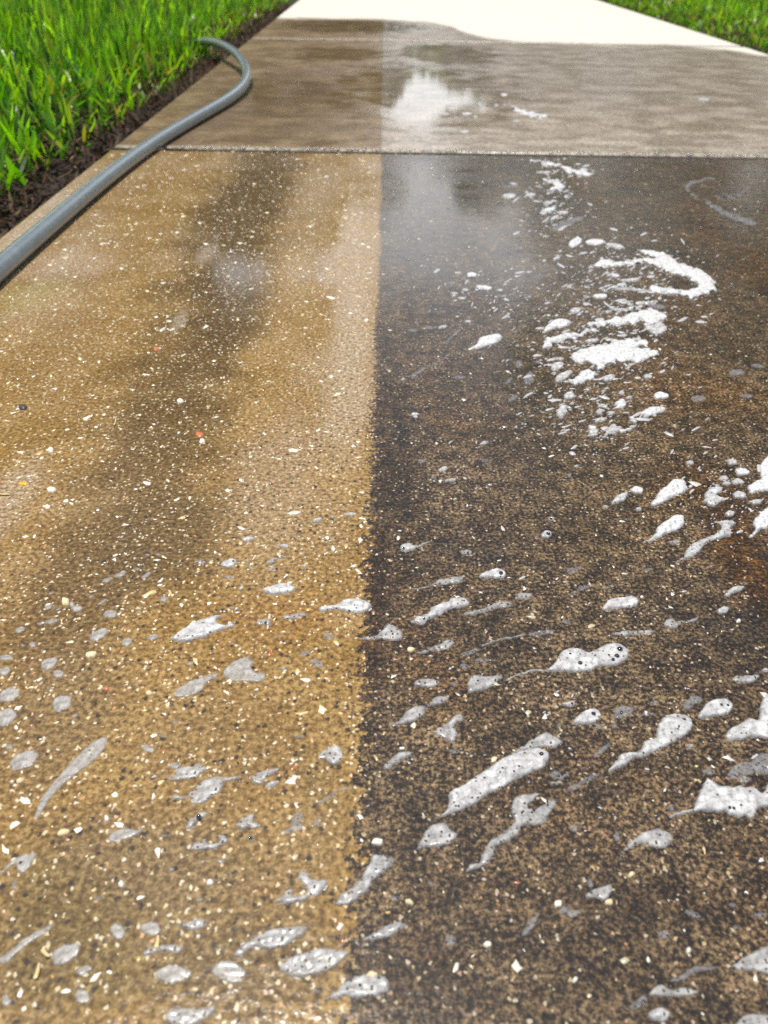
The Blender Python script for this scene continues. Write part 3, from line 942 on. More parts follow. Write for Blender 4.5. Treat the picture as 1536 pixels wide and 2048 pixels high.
fm('7', [(945, 232), (960, 205), (1000, 185), (1025, 185), (1015, 210), (1055, 235), (1030, 247), (1000, 237), (970, 250)], 'g', "torn foam scrap with one trailing corner", (), 1.6)
fm('7', [(1120, 262), (1150, 240), (1165, 205), (1190, 175), (1215, 190), (1205, 220), (1220, 237), (1180, 260), (1140, 264)], 't', "thin upright foam scrap with a pointed top", (), 1.4)
fm('7', E(1270, 215, 25, 14, -40), 't'); fm('7', E(1005, 280, 18, 14), 't', "tiny ring-shaped foam spot", [(1003, 280, 7)]); fm('7', E(660, 270, 24, 7, -10), 't'); fm('7', E(880, 373, 20, 8), 'p'); fm('7', E(688, 410, 12, 8), 'b'); fm('7', E(800, 530, 20, 9), 'g'); fm('7', E(965, 535, 18, 8), 't')
fm('7', [(1265, 140), (1300, 115), (1330, 95), (1370, 75), (1420, 70), (1400, 88), (1350, 97), (1325, 125), (1290, 142)], 't', "curved thin arc of foam close to the dirt line")
fm('7', [(-10, 430), (20, 395), (60, 362), (110, 340), (145, 340), (135, 375), (100, 420), (75, 415), (60, 388), (20, 415)], 'p', "rounded grey foam patch with a dark bubble, by the hose-side border", [(82, 378, 6)])
fm('7', E(58, 468, 12, 20), 't'); fm('7', E(395, 522, 24, 10), 't')
fm('7', [(1105, 535), (1135, 500), (1180, 480), (1175, 510), (1230, 500), (1215, 470), (1190, 440), (1200, 418), (1225, 415), (1250, 445), (1305, 450), (1305, 480), (1260, 515), (1190, 540), (1150, 550)], 'g', "foam patch torn open like a broken ring", (), 2.0)
fm('f', [(672, 1810), (680, 1790), (700, 1775), (722, 1755), (738, 1725), (745, 1710), (765, 1710), (782, 1722), (775, 1742), (750, 1760), (730, 1787), (700, 1810)], 'g', "long ragged foam patch lying along the near dirt line", [(752, 1738, 2), (744, 1754, 2)], 1.4)
fm('7', [(-20, 775), (0, 755), (30, 738), (70, 700), (120, 665), (180, 635), (212, 626), (185, 662), (120, 702), (60, 752), (20, 785)], 'p', "long grey foam feather reaching in from the hose-side border")
fm('7', E(262, 745, 65, 36, -30), 'p', "smooth grey foam leaf beside a pale straw"); fm('7', E(335, 810, 35, 17, -25), 'p', "small grey foam leaf in front of the smooth grey leaf")
fm('7', E(470, 655, 29, 34, -20), 'p', "rounded grey foam drop, slimmer of two side by side"); fm('7', [(560, 635), (590, 615), (630, 620), (645, 655), (620, 672), (580, 665)], 'p', "squarish grey foam patch, wider of two side by side")
fm('7', [(690, 635), (740, 618), (800, 600), (828, 615), (810, 640), (760, 652), (730, 640)], 'g', "foam patch with a bright pebble stuck in it")
fm('7', [(930, 757), (960, 715), (1000, 688), (1060, 653), (1120, 638), (1190, 633), (1245, 633), (1210, 667), (1150, 712), (1080, 727), (1010, 722), (965, 757)], 'g', "large wing-shaped grey foam patch near the picture's lower edge", (), 1.3)
fm('7', [(1115, 800), (1150, 765), (1220, 735), (1300, 720), (1370, 728), (1402, 735), (1370, 772), (1310, 812), (1230, 837), (1170, 837)], 'g', "broad grey foam lens in front of the large wing-shaped patch")
fm('7', [(618, 825), (640, 798), (690, 790), (740, 798), (772, 825), (740, 852), (690, 864), (640, 852)], 'p', "smooth grey foam disc, hose-side one of a pair")
fm('7', [(846, 810), (870, 778), (910, 768), (952, 783), (985, 812), (975, 852), (935, 867), (900, 852), (860, 837)], 'p', "pointed grey foam disc, dirt-line side of a pair")
fm('7', [(570, 752), (590, 720), (640, 710), (700, 706), (737, 725), (700, 742), (640, 735), (600, 752)], 'g', "flat foam strip with a straw chip standing at it")
fm('7', E(330, 915, 32, 30), 'p', "small rounded grey foam patch near black twigs"); fm('7', E(25, 930, 20, 24), 'p')
fm('7', [(660, 1002), (680, 970), (740, 960), (800, 965), (862, 948), (850, 987), (800, 1017), (760, 1040), (700, 1036)], 'g', "blurred foam patch cut by the lower picture border")
fm('f', [(645, 2002), (670, 1985), (690, 1963), (730, 1949), (770, 1953), (780, 1975), (760, 1992), (715, 1997), (680, 1997)], 'g', "blurred foam patch straddling the dirt line nearest the camera", [(720, 1970, 3)], 1.3)
fm('f', [(722, 1882), (745, 1867), (775, 1850), (800, 1843), (813, 1851), (790, 1868), (760, 1880)], 'g', "tapering grey foam patch just past the near dirt line")
# -- unwashed side, middle rows
fm('6', E(1382, 8, 20, 14), 'b')
fm('6', [(1030, 122), (1065, 110), (1090, 70), (1120, 40), (1160, 18), (1195, 15), (1200, 50), (1190, 70), (1150, 80), (1110, 100), (1070, 120)], 'k', "white comet of foam with a thin trailing tail", (), 1.3)
fm('6', [(1165, 202), (1195, 180), (1215, 140), (1270, 110), (1310, 95), (1345, 75), (1340, 50), (1322, 42), (1360, 36), (1410, 45), (1388, 70), (1385, 97), (1330, 112), (1280, 135), (1250, 172), (1215, 190)], 'b', "stepped foam streak with a hooked far end", (), 1.5)
fm('6', [(1450, 117), (1480, 75), (1475, 40), (1500, 10), (1540, -20), (1560, 20), (1540, 60), (1500, 77), (1470, 105)], 'k', "white foam patch with a long foot at the far-side picture border", (), 1.4)
fm('6', E(668, 28, 14, 10), 'b', "pea-sized foam dot with a dark eye", [(668, 26, 6)]); fm('6', E(648, 92, 24, 15, -15), 'b', "small foam dot capped by a big dark bubble", [(657, 86, 9)])
fm('6', [(62, 145), (75, 130), (105, 127), (122, 137), (190, 115), (125, 148), (100, 160), (72, 158)], 'b', "round foam dot with a whisker tail, just past the dirt line", [(78, 143, 5), (108, 134, 3)])
fm('6', E(328, 162, 26, 10), 'g', "small flat foam fleck with a dark dot", [(335, 163, 5)])
fm('6', [(378, 260), (400, 240), (440, 230), (475, 232), (490, 248), (480, 265), (440, 268), (400, 266)], 'b', "fish-head foam patch with one dark eye", [(468, 243, 9)])
fm('6', [(80, 312), (140, 303), (190, 290), (220, 270), (280, 260), (318, 260), (310, 285), (260, 290), (200, 297), (140, 309)], 'g', "long foam tail trailing behind the fish-head patch")
fm('6', E(755, 233, 30, 12, -10), 't'); fm('6', E(1055, 232, 20, 9, -15), 't')
fm('6', [(745, 322), (775, 310), (785, 295), (830, 290), (822, 308), (800, 315), (770, 325)], 't', "small torn foam star", (), 1.8)
fm('6', [(520, 347), (545, 325), (600, 330), (580, 345), (545, 351)], 'g', "small foam flake shaped like a bird's head")
fm('6', [(105, 440), (130, 420), (165, 410), (190, 385), (240, 360), (290, 345), (325, 345), (340, 370), (310, 385), (260, 395), (220, 415), (180, 437), (150, 452), (118, 448)], 'b', "broad speckled foam streak beside a thinner parallel streak", [(175, 408, 8), (160, 425, 5)], 1.6)
fm('6', [(315, 412), (350, 398), (400, 385), (440, 365), (490, 357), (517, 368), (500, 380), (440, 388), (400, 405), (350, 413)], 'g', "thinner parallel foam streak with a knobbed end", [(495, 368, 5)], 1.2)
fm('6', [(873, 387), (900, 350), (950, 342), (1000, 338), (1018, 360), (1005, 378), (950, 388), (890, 393)], 'b', "solid white foam block with a flat base")
fm('6', [(1115, 440), (1150, 426), (1170, 438), (1230, 430), (1260, 418), (1240, 440), (1182, 448), (1170, 470), (1145, 470), (1125, 455)], 'g', "foam patch like a hammer with its handle pointing away", (), 1.2)
fm('6', [(913, 485), (960, 476), (1020, 475), (1076, 471), (1080, 485), (1020, 494), (950, 498)], 'g', "level foam dash in front of the solid white block", (), 1.3)
fm('6', [(120, 562), (170, 550), (215, 530), (250, 515), (285, 520), (260, 547), (210, 556), (160, 564)], 'g', "wavy foam streak starting at a cream pebble", (), 1.6)
fm('6', [(388, 537), (430, 515), (500, 498), (562, 490), (540, 504), (470, 516), (420, 531)], 'g', "faint slanting foam thread beyond the ghost-shaped patch", (), 1.2)
fm('6', E(630, 483, 55, 11, -10), 't'); fm('6', E(345, 560, 45, 9, -15), 't'); fm('6', E(390, 592, 40, 9), 't'); fm('6', E(320, 618, 20, 12), 't')
fm('6', [(480, 677), (520, 655), (560, 640), (600, 628), (655, 628), (685, 600), (705, 565), (740, 545), (775, 547), (820, 562), (850, 550), (880, 535), (920, 526), (955, 535), (977, 555), (977, 580), (955, 605), (920, 618), (880, 618), (845, 625), (820, 640), (770, 643), (710, 641), (650, 640), (600, 640), (540, 655), (500, 674)],
   'b', "ghost-shaped white foam patch with a cluster of dark bubbles", [(943, 549, 13), (932, 576, 11), (917, 590, 8), (785, 604, 10), (745, 567, 6), (900, 572, 5), (800, 582, 4)], 0.7)
fm('6', [(335, 717), (340, 665), (370, 652), (420, 658), (460, 650), (475, 655), (450, 685), (420, 705), (370, 722)], 'g', "grey foam sail with one streaming corner")
fm('6', E(172, 685, 55, 18), 'g', "flat dotted foam bar just past the dirt line", [(140, 677, 4), (165, 683, 4)]); fm('6', E(280, 688, 16, 9), 't')
fm('6', [(1388, 672), (1410, 655), (1450, 655), (1490, 650), (1502, 665), (1460, 685), (1410, 684)], 'g', "flat grey foam flake by the dark rusty stain", (), 1.3); fm('6', E(1525, 635, 18, 8), 'b')
fm('6', [(708, 770), (735, 758), (758, 760), (765, 772), (748, 782), (730, 780)], 'b', "tadpole-shaped foam dot with a tiny bubble", [(752, 765, 5)])
fm('6', [(1195, 765), (1240, 732), (1275, 745), (1265, 765), (1240, 770), (1225, 790), (1205, 787)], 't', "see-through foam scrap bent at an angle")
fm('6', [(1255, 826), (1272, 785), (1310, 755), (1350, 747), (1387, 760), (1395, 790), (1370, 812), (1320, 820), (1280, 829)], 'b', "round white foam puff with two small bubbles on top", [(1350, 771, 6), (1376, 773, 6)], 0.7)
fm('6', [(753, 852), (765, 825), (795, 800), (830, 789), (860, 797), (868, 820), (845, 845), (800, 852)], 'b', "bell-shaped foam puff with one round bubble", [(838, 807, 10)], 0.7)
fm('6', [(1366, 912), (1380, 870), (1430, 845), (1460, 825), (1497, 835), (1502, 780), (1520, 738), (1560, 728), (1560, 895), (1480, 902), (1420, 917)], 'b', "large white foam mass rising at the far-side picture border", [(1440, 862, 3)], 0.9)
fm('6', [(895, 1034), (925, 1000), (955, 965), (1020, 958), (1040, 920), (1085, 905), (1090, 865), (1120, 820), (1165, 807), (1212, 815), (1234, 845), (1217, 885), (1160, 922), (1100, 952), (1050, 977), (1000, 992), (960, 1022), (920, 1037)], 'b', "big rounded foam head with one bubble and a long speckled tail", [(1200, 833, 10), (1180, 855, 4)], 1.1)
fm('6', [(910, 832), (935, 778), (970, 776), (1005, 790), (980, 812), (950, 827)], 't', "speckled foam scrap beside the bell-shaped puff", [(950, 800, 6)], 1.8); fm('6', E(1050, 810, 30, 9, -10), 't'); fm('6', E(860, 860, 26, 9, -15), 't'); fm('6', E(920, 855, 14, 12, -15), 't'); fm('6', E(1080, 765, 18, 10), 't')
fm('6', [(783, 1024), (820, 1005), (840, 965), (880, 930), (907, 918), (895, 947), (860, 977), (820, 1002), (808, 1028)], 't', "thin slanted foam strip in front of the bell-shaped puff", (), 1.4)
fm('6', [(197, 887), (215, 865), (245, 850), (280, 815), (310, 808), (320, 835), (282, 852), (296, 890), (275, 927), (240, 907)], 'g', "arrowhead foam patch pointing back to the dirt line", (), 1.2)
fm('6', [(173, 777), (200, 745), (250, 736), (257, 755), (215, 772)], 'g', "smaller grey foam chip at the end of a foam diamond"); fm('6', [(18, 852), (60, 835), (85, 800), (130, 775), (164, 780), (160, 812), (120, 837), (70, 852)], 'g', "grey foam diamond near the dirt line")
fm('6', [(510, 967), (560, 930), (610, 900), (650, 881), (690, 900), (714, 920), (690, 942), (620, 945), (560, 962)], 'g', "grey foam wing overlapping the long patch with one big eye", [(675, 895, 4)], 1.3)
fm('f', [(866, 1642), (888, 1626), (897, 1605), (900, 1585), (930, 1568), (970, 1540), (1010, 1515), (1040, 1503), (1070, 1496), (1094, 1503), (1098, 1518), (1085, 1536), (1050, 1551), (1010, 1573), (975, 1591), (950, 1609), (915, 1626), (885, 1634)], 'b', "long caterpillar-shaped foam patch with one big eye", [(1083, 1508, 5), (915, 1587, 2.5), (908, 1604, 2)], 0.9)
fm('6', [(-5, 1024), (20, 990), (60, 963), (100, 958), (116, 975), (90, 987), (50, 1007), (20, 1032)], 'g', "slim grey foam petal close past the dirt line")
fm('6', E(1355, 395, 26, 15, -15), 'b', "small round foam dot by the dark rusty stain"); fm('6', [(1360, 334), (1375, 315), (1410, 296), (1442, 300), (1430, 316), (1400, 326), (1380, 340)], 'b', "small comma of foam at the edge of the rusty stain")
fm('6', E(1160, 122, 22, 9), 'g'); fm('6', E(1020, 77, 10, 6), 'g'); fm('6', E(280, 957, 25, 9), 't'); fm('6', E(1220, 940, 16, 14), 't'); fm('6', E(725, 440, 26, 7, -8), 't'); fm('6', E(895, 300, 24, 7, -10), 't'); fm('6', E(700, 855, 10, 14), 't'); fm('6', E(1445, 285, 16, 6), 't')
fm('f', [(1458, 1547), (1475, 1525), (1500, 1525), (1515, 1508), (1548, 1510), (1548, 1542), (1500, 1552)], 't', "ragged see-through foam patch beyond the broad two-horned one", (), 2.0)
# -- unwashed side, near rows
fm('8', E(690, 62, 30, 8), 'g'); fm('8', E(700, 28, 36, 18), 't', "speckled round foam scrap dotted with black", [(712, 20, 6), (700, 32, 5), (725, 38, 5)], 1.8); fm('8', [(775, 64), (800, 40), (860, 18), (862, 30), (810, 62)], 't', "slim grey foam splinter"); fm('8', E(760, 78, 30, 13, -20), 't')
fm('8', [(322, 420), (350, 385), (385, 372), (400, 325), (430, 285), (480, 255), (520, 215), (508, 165), (520, 120), (570, 105), (622, 100), (600, 130), (578, 150), (600, 165), (650, 140), (692, 128), (680, 162), (652, 200), (640, 227), (560, 231), (540, 257), (500, 297), (450, 317), (430, 372), (410, 387), (370, 402)], 'g', "tall bent foam patch like a boot with a dotted top", [(580, 160, 7), (600, 170, 6), (655, 148, 5), (552, 178, 5), (430, 318, 4)], 1.3)
fm('8', [(130, 327), (150, 285), (170, 245), (210, 220), (250, 225), (270, 250), (297, 270), (270, 302), (220, 319), (170, 319)], 'g', "grey foam boulder in front of the caterpillar-shaped patch", [(230, 255, 5), (165, 290, 4)], 1.2)
fm('8', [(1130, 202), (1180, 175), (1235, 163), (1250, 120), (1280, 60), (1300, 44), (1340, 72), (1400, 75), (1480, 78), (1510, 100), (1545, 55), (1560, 140), (1500, 167), (1480, 197), (1420, 196), (1350, 182), (1270, 176), (1180, 192)], 'b', "broad two-horned foam patch with dark dots in its base", [(1383, 157, 6), (1400, 160, 6), (1312, 68, 4), (1420, 130, 3)], 1.2)
fm('8', E(1148, 160, 18, 12), 't'); fm('8', [(942, 367), (955, 330), (990, 290), (1030, 260), (1090, 243), (1147, 263), (1152, 297), (1110, 327), (1050, 311), (1000, 316), (962, 340)], 'g', "grey foam patch with a dripping near corner", [(1090, 262, 3), (1125, 300, 3)], 1.2)
fm('8', E(932, 275, 12, 22), 't', "upright bluish foam drop")
fm('8', [(803, 517), (830, 490), (880, 470), (907, 468), (907, 510), (880, 537), (850, 527)], 'g', "pale foam scrap leaning on a cream pebble", (), 1.5); fm('8', [(700, 580), (720, 545), (740, 560), (792, 572), (750, 602), (730, 592)], 't', "thin foam scrap beside a white pebble", (), 1.5)
fm('8', [(545, 672), (570, 620), (600, 590), (632, 562), (615, 602), (600, 642), (565, 672)], 't', "thin bluish foam blade standing upright", (), 1.3)
fm('8', E(265, 690, 24, 22), 't', "small squarish bluish foam spot"); fm('8', E(1118, 668, 28, 18), 't', "blurred bluish foam spot"); fm('8', E(1395, 548, 16, 10), 't'); fm('8', E(1405, 637, 12, 10), 't'); fm('8', E(1235, 585, 35, 13, 20), 't'); fm('8', E(40, 520, 25, 11), 't'); fm('8', E(1500, 590, 36, 11), 't'); fm('8', E(825, 462, 14, 20, -20), 't')
fm('8', [(1388, 797), (1420, 770), (1480, 735), (1560, 713), (1560, 817), (1480, 817), (1420, 812)], 'g', "large grey foam wedge pushing in from the far-side picture border")
fm('8', [(1140, 852), (1200, 818), (1240, 793), (1300, 788), (1347, 800), (1300, 810), (1240, 822), (1200, 852)], 't', "faint bent foam film behind a knuckle-shaped patch")
fm('8', [(1060, 907), (1075, 880), (1110, 866), (1150, 888), (1185, 876), (1230, 885), (1264, 895), (1230, 912), (1170, 917), (1100, 917)], 'g', "knuckle-shaped grey foam patch with two humps")
fm('8', [(970, 967), (1000, 935), (1035, 908), (1057, 930), (1030, 957), (1000, 967)], 't', "thin foam film before the knuckle-shaped patch", [(1038, 932, 5)]); fm('8', E(1100, 990, 42, 30), 'b', "round white foam puff at the lower border with a sparkling bubble", [(1118, 985, 7)], 0.7)
fm('8', [(1400, 1032), (1440, 990), (1500, 983), (1560, 1000), (1560, 1050), (1410, 1050)], 'g', "blurred grey foam patch in the lower far-side corner"); fm('8', E(0, 870, 20, 26), 't'); fm('8', E(0, 385, 48, 20, -25), 't')
fm('8', E(1440, 45, 30, 16), 't'); fm('8', E(1390, 30, 20, 18), 't'); fm('8', E(1300, 15, 24, 14), 't'); fm('8', E(760, 240, 20, 16), 't'); fm('8', E(185, 460, 14, 8), 't')
# -- unwashed side, far rows
fm('4', [(328, 377), (360, 362), (374, 345), (382, 330), (410, 320), (455, 312), (473, 328), (450, 350), (410, 361), (372, 372)], 'k', "single bright white foam capsule with a short tail", (), 0.5)
fm('4', E(352, 77, 22, 10), 'k', "small white foam bead nearest the grey reflection"); fm('4', E(295, 68, 15, 4), 'b'); fm('4', E(400, 127, 35, 8, 8), 'k', "slim white foam lens among small foam beads"); fm('4', E(455, 105, 30, 7, -20), 't'); fm('4', E(325, 137, 15, 6), 'b'); fm('4', E(280, 150, 18, 5), 'b'); fm('4', E(310, 170, 18, 5), 'b'); fm('4', E(690, 12, 18, 7, -20), 'b'); fm('4', E(640, 20, 10, 5), 'b'); fm('4', E(462, 138, 14, 5), 'b'); fm('4', E(270, 108, 26, 5), 't')
fm('4', E(865, 162, 30, 10), 'k', "white foam pip below the large hooked swirl"); fm('4', E(765, 220, 25, 12, -15), 'b', "whitish foam pip short of a pair of streaks"); fm('4', E(740, 125, 12, 6), 'b'); fm('4', E(815, 165, 12, 4), 'b')
fm('4', [(820, 42), (860, 20), (910, 14), (930, 24), (1000, 14), (1070, 8), (1110, -8), (1150, 3), (1170, 24), (1230, 44), (1290, 70), (1322, 105), (1326, 135), (1290, 150), (1240, 171), (1200, 160), (1130, 156), (1070, 146), (1070, 122), (1130, 130), (1200, 135), (1252, 125), (1245, 105), (1190, 80), (1120, 60), (1080, 36), (1000, 36), (920, 46), (860, 45)], 'k', "large hooked white foam swirl far along the unwashed side", (), 1.6)
fm('4', E(985, 97, 40, 7, -3), 'b'); fm('4', E(925, 80, 20, 7), 'k'); fm('4', [(905, 136), (960, 127), (1050, 135), (1062, 146), (1000, 139)], 'b', "level foam dash inside the large hooked swirl")
fm('4', [(638, 297), (665, 265), (710, 252), (750, 262), (740, 279), (690, 290), (650, 303)], 'k', "farther of two white foam slippers")
fm('4', [(628, 374), (645, 335), (690, 320), (720, 311), (780, 309), (832, 294), (836, 305), (780, 326), (720, 337), (680, 359), (650, 373)], 'k', "nearer white foam slipper with a long toe", (), 1.3)
fm('4', [(800, 287), (850, 264), (900, 254), (960, 244), (1000, 224), (1060, 214), (1100, 224), (1132, 240), (1100, 267), (1070, 287), (1040, 266), (960, 276), (880, 283), (820, 289)], 'k', "ragged white foam band under the large hooked swirl", (), 2.2)
fm('4', [(1040, 277), (1090, 274), (1132, 280), (1125, 306), (1090, 322), (1060, 302)], 'b', "ragged foam tuft at the end of the white band", (), 2.4)
fm('4', E(960, 215, 70, 9, -8), 'b', "thin foam thread above the ragged white band", (), 1.8); fm('4', E(1040, 190, 60, 8, -5), 'b', "upper thin foam thread, nearest the large hooked swirl", (), 1.8); fm('4', E(1090, 200, 40, 12, 10), 't'); fm('4', E(890, 222, 30, 5, -15), 't')
fm('4', [(743, 412), (770, 385), (830, 369), (880, 354), (930, 341), (1000, 334), (1050, 338), (1052, 360), (1005, 371), (1080, 377), (1097, 392), (1060, 416), (1030, 431), (998, 441), (1008, 426), (960, 426), (900, 431), (872, 456), (850, 461), (838, 436), (800, 431), (765, 431)], 'k', "broad blazing white foam cloud, largest on the unwashed side", (), 1.4)
fm('4', E(830, 340, 30, 9, -5), 'b'); fm('4', E(693, 442, 28, 17, -25), 'b', "pale foam blot short of the white cloud"); fm('4', E(700, 412, 22, 6), 'b'); fm('4', [(683, 502), (690, 480), (730, 460), (757, 465), (735, 487), (700, 507)], 'b', "white foam tooth, first of two in front of the cloud"); fm('4', [(733, 507), (760, 490), (800, 460), (842, 463), (850, 485), (810, 502), (770, 517)], 'k', "wide white foam tooth, second of two in front of the cloud", (), 1.4)
fm('4', E(900, 490, 26, 13, -20), 'b'); fm('4', E(1055, 483, 18, 9), 'b'); fm('4', E(740, 560, 22, 15, -10), 'b', "white foam bud above a drooping drop"); fm('4', E(712, 622, 20, 32, 12), 'b', "white foam drop hanging toward the camera"); fm('4', E(945, 597, 26, 18, -30), 'k'); fm('4', E(870, 603, 22, 9), 'b'); fm('4', E(862, 625, 16, 9), 'b'); fm('4', E(905, 630, 16, 9), 'b')
fm('4', [(1078, 556), (1105, 543), (1140, 560), (1122, 573), (1085, 573)], 'k', "white foam nugget with a flat bottom"); fm('4', [(1023, 632), (1060, 608), (1110, 604), (1130, 622), (1090, 636), (1060, 649), (1040, 646)], 'k', "white foam shoe shape in front of the nugget", (), 1.2)
fm('4', E(865, 655, 24, 8, -15), 'b'); fm('4', [(812, 722), (820, 690), (845, 678), (855, 700), (850, 722)], 'b', "small white foam cone", (), 1.2); fm('4', [(878, 723), (900, 685), (925, 678), (932, 693), (990, 685), (1017, 678), (985, 702), (930, 713), (900, 724)], 'b', "white foam squiggle beside the small cone", (), 1.5)
fm('4', E(995, 658, 16, 14), 'b'); fm('4', E(980, 568, 14, 6), 'b'); fm('4', E(950, 550, 14, 8), 'b'); fm('4', E(125, 635, 16, 8), 'k', "tiny white foam bead alone near the dirt line"); fm('4', E(580, 490, 20, 28, 20), 't', "faint upright foam ghost"); fm('4', E(540, 432, 14, 18), 't'); fm('4', E(500, 500, 20, 8, -40), 't'); fm('4', E(615, 424, 16, 7), 't'); fm('4', E(235, 285, 20, 7, -10), 'b'); fm('4', E(180, 288, 24, 6), 't')
fm('4', [(63, 499), (120, 465), (200, 425), (255, 398), (252, 409), (190, 441), (130, 479)], 't', "long faint foam thread running up from the dirt line", (), 1.3)
fm('4', E(280, 315, 40, 6, -40), 't'); fm('4', E(300, 485, 28, 8), 't'); fm('4', E(240, 345, 26, 5, -10), 't'); fm('4', E(335, 263, 16, 5), 'b'); fm('4', E(115, 298, 20, 7), 't'); fm('4', E(515, 570, 26, 9, -35), 't'); fm('4', E(575, 600, 12, 6), 't')
fm('4', E(235, 855, 20, 10, -15), 'b'); fm('4', E(195, 885, 22, 7, -35), 't'); fm('4', E(268, 898, 25, 8, -8), 'b', "flat foam chip in a loose trio near the dirt line"); fm('4', E(400, 750, 20, 7, -15), 'b'); fm('4', E(740, 878, 12, 9, -45), 't'); fm('4', E(775, 840, 18, 6, -15), 't'); fm('4', E(150, 820, 16, 8), 't'); fm('4', E(410, 818, 22, 6), 't')
fm('4', E(945, 970, 38, 14, -30), 'b', "pale slanted foam petal short of a white comma"); fm('4', E(1012, 938, 26, 15), 'k', "small plump white foam pillow"); fm('4', [(1063, 999), (1085, 965), (1110, 935), (1150, 903), (1190, 894), (1214, 920), (1205, 947), (1160, 962), (1120, 987), (1090, 1001)], 'k', "large white foam club with a dotted round end", (), 1.2)
fm('4', [(1278, 987), (1285, 950), (1310, 925), (1345, 918), (1352, 945), (1335, 957), (1367, 975), (1340, 992), (1310, 1002)], 'b', "torn white foam patch like a letter K", (), 1.8)
fm('4', E(1390, 825, 22, 13), 'b', "white foam spot, first of a chain by the rusty stain"); fm('4', E(1432, 865, 30, 15, 10), 'k', "oblong white foam spot, largest of the chain by the stain"); fm('4', E(1415, 905, 26, 11), 'b'); fm('4', E(1420, 958, 28, 15), 'b', "rounded foam spot at the near end of the chain"); fm('4', E(1358, 890, 20, 9), 'b'); fm('4', E(1368, 912, 20, 8), 'b'); fm('4', E(1222, 828, 18, 9), 'b')
fm('4', [(1453, 922), (1480, 905), (1510, 888), (1503, 860), (1520, 808), (1560, 798), (1560, 932), (1500, 942), (1465, 952)], 'k', "tall white foam mass cut by the far-side picture border", (), 1.4)
fm('4', E(1485, 985, 26, 10), 'b'); fm('4', E(885, 1005, 14, 8), 'b'); fm('4', E(1018, 1015, 14, 8), 'b'); fm('4', E(1410, 465, 30, 14), 't'); fm('4', E(1255, 570, 30, 14), 't'); fm('4', E(1450, 560, 26, 10), 't'); fm('4', E(1495, 440, 30, 8, 10), 't')
# -- farthest foam, near and past the joint
fm('2', [(518, 430), (560, 438), (600, 450), (652, 458), (640, 469), (580, 463), (530, 446)], 'k', "white foam streak on the farther slab", (), 1.3); fm('2', E(320, 527, 20, 6), 'b'); fm('2', E(480, 380, 12, 5), 'k'); fm('2', E(330, 455, 20, 5), 'k'); fm('2', E(530, 485, 18, 4), 'b'); fm('2', E(270, 422, 18, 4), 'b'); fm('2', E(1280, 398, 25, 6), 'b', "pale foam smear on the farther slab, away from the streak"); fm('2', E(365, 468, 10, 4), 'b'); fm('2', E(240, 457, 26, 3), 'b'); fm('2', E(450, 422, 10, 4), 'b')
fm('2', [(573, 640), (620, 644), (680, 654), (740, 674), (800, 678), (842, 690), (802, 703), (750, 701), (728, 686), (690, 669), (630, 656)], 'k', "white foam ribbon nearest the joint", (), 1.5)
fm('2', [(628, 714), (670, 724), (715, 734), (722, 752), (690, 766), (640, 761), (672, 751), (680, 741), (640, 727)], 'k', "white foam swallow in front of the ribbon", (), 1.2)
fm('2', E(500, 785, 28, 11), 'b', "soft white foam spot beside the swallow shape"); fm('2', E(585, 780, 20, 7), 'b'); fm('2', E(655, 812, 20, 6), 'b'); fm('2', E(660, 840, 30, 8, -10), 'k', "short white foam bar between two beads"); fm('2', E(715, 852, 22, 7), 'b'); fm('2', E(640, 690, 30, 5), 'b'); fm('2', E(510, 745, 40, 5), 't')
fm('2', [(648, 922), (690, 895), (750, 869), (802, 864), (790, 886), (740, 906), (690, 922)], 't', "faint foam feather beyond the large hooked swirl", (), 2.0)
fm('2', E(765, 970, 28, 17, -30), 'k', "white foam bud beside a longer white bar"); fm('2', E(845, 970, 42, 12, -3), 'k', "longer white foam bar beyond the hooked swirl"); fm('2', E(925, 985, 40, 9, 12), 'b'); fm('2', [(1023, 1002), (1070, 1004), (1135, 1022), (1100, 1032), (1040, 1016)], 'k', "white foam shard at the top of the hooked swirl")
fm('2', [(1203, 745), (1230, 720), (1290, 710), (1332, 714), (1290, 723), (1240, 737), (1222, 755), (1242, 780), (1290, 800), (1330, 815), (1380, 848), (1440, 863), (1492, 890), (1480, 902), (1420, 887), (1360, 862), (1300, 827), (1258, 795), (1213, 770)], 't', "faint looping foam swirl far across from the hose", (), 1.4)
fm('2', [(1328, 786), (1390, 780), (1440, 765), (1453, 742), (1460, 760), (1430, 782), (1380, 791)], 't', "faint foam curl closing the looping swirl", (), 1.2)

SIDE_X = -0.006


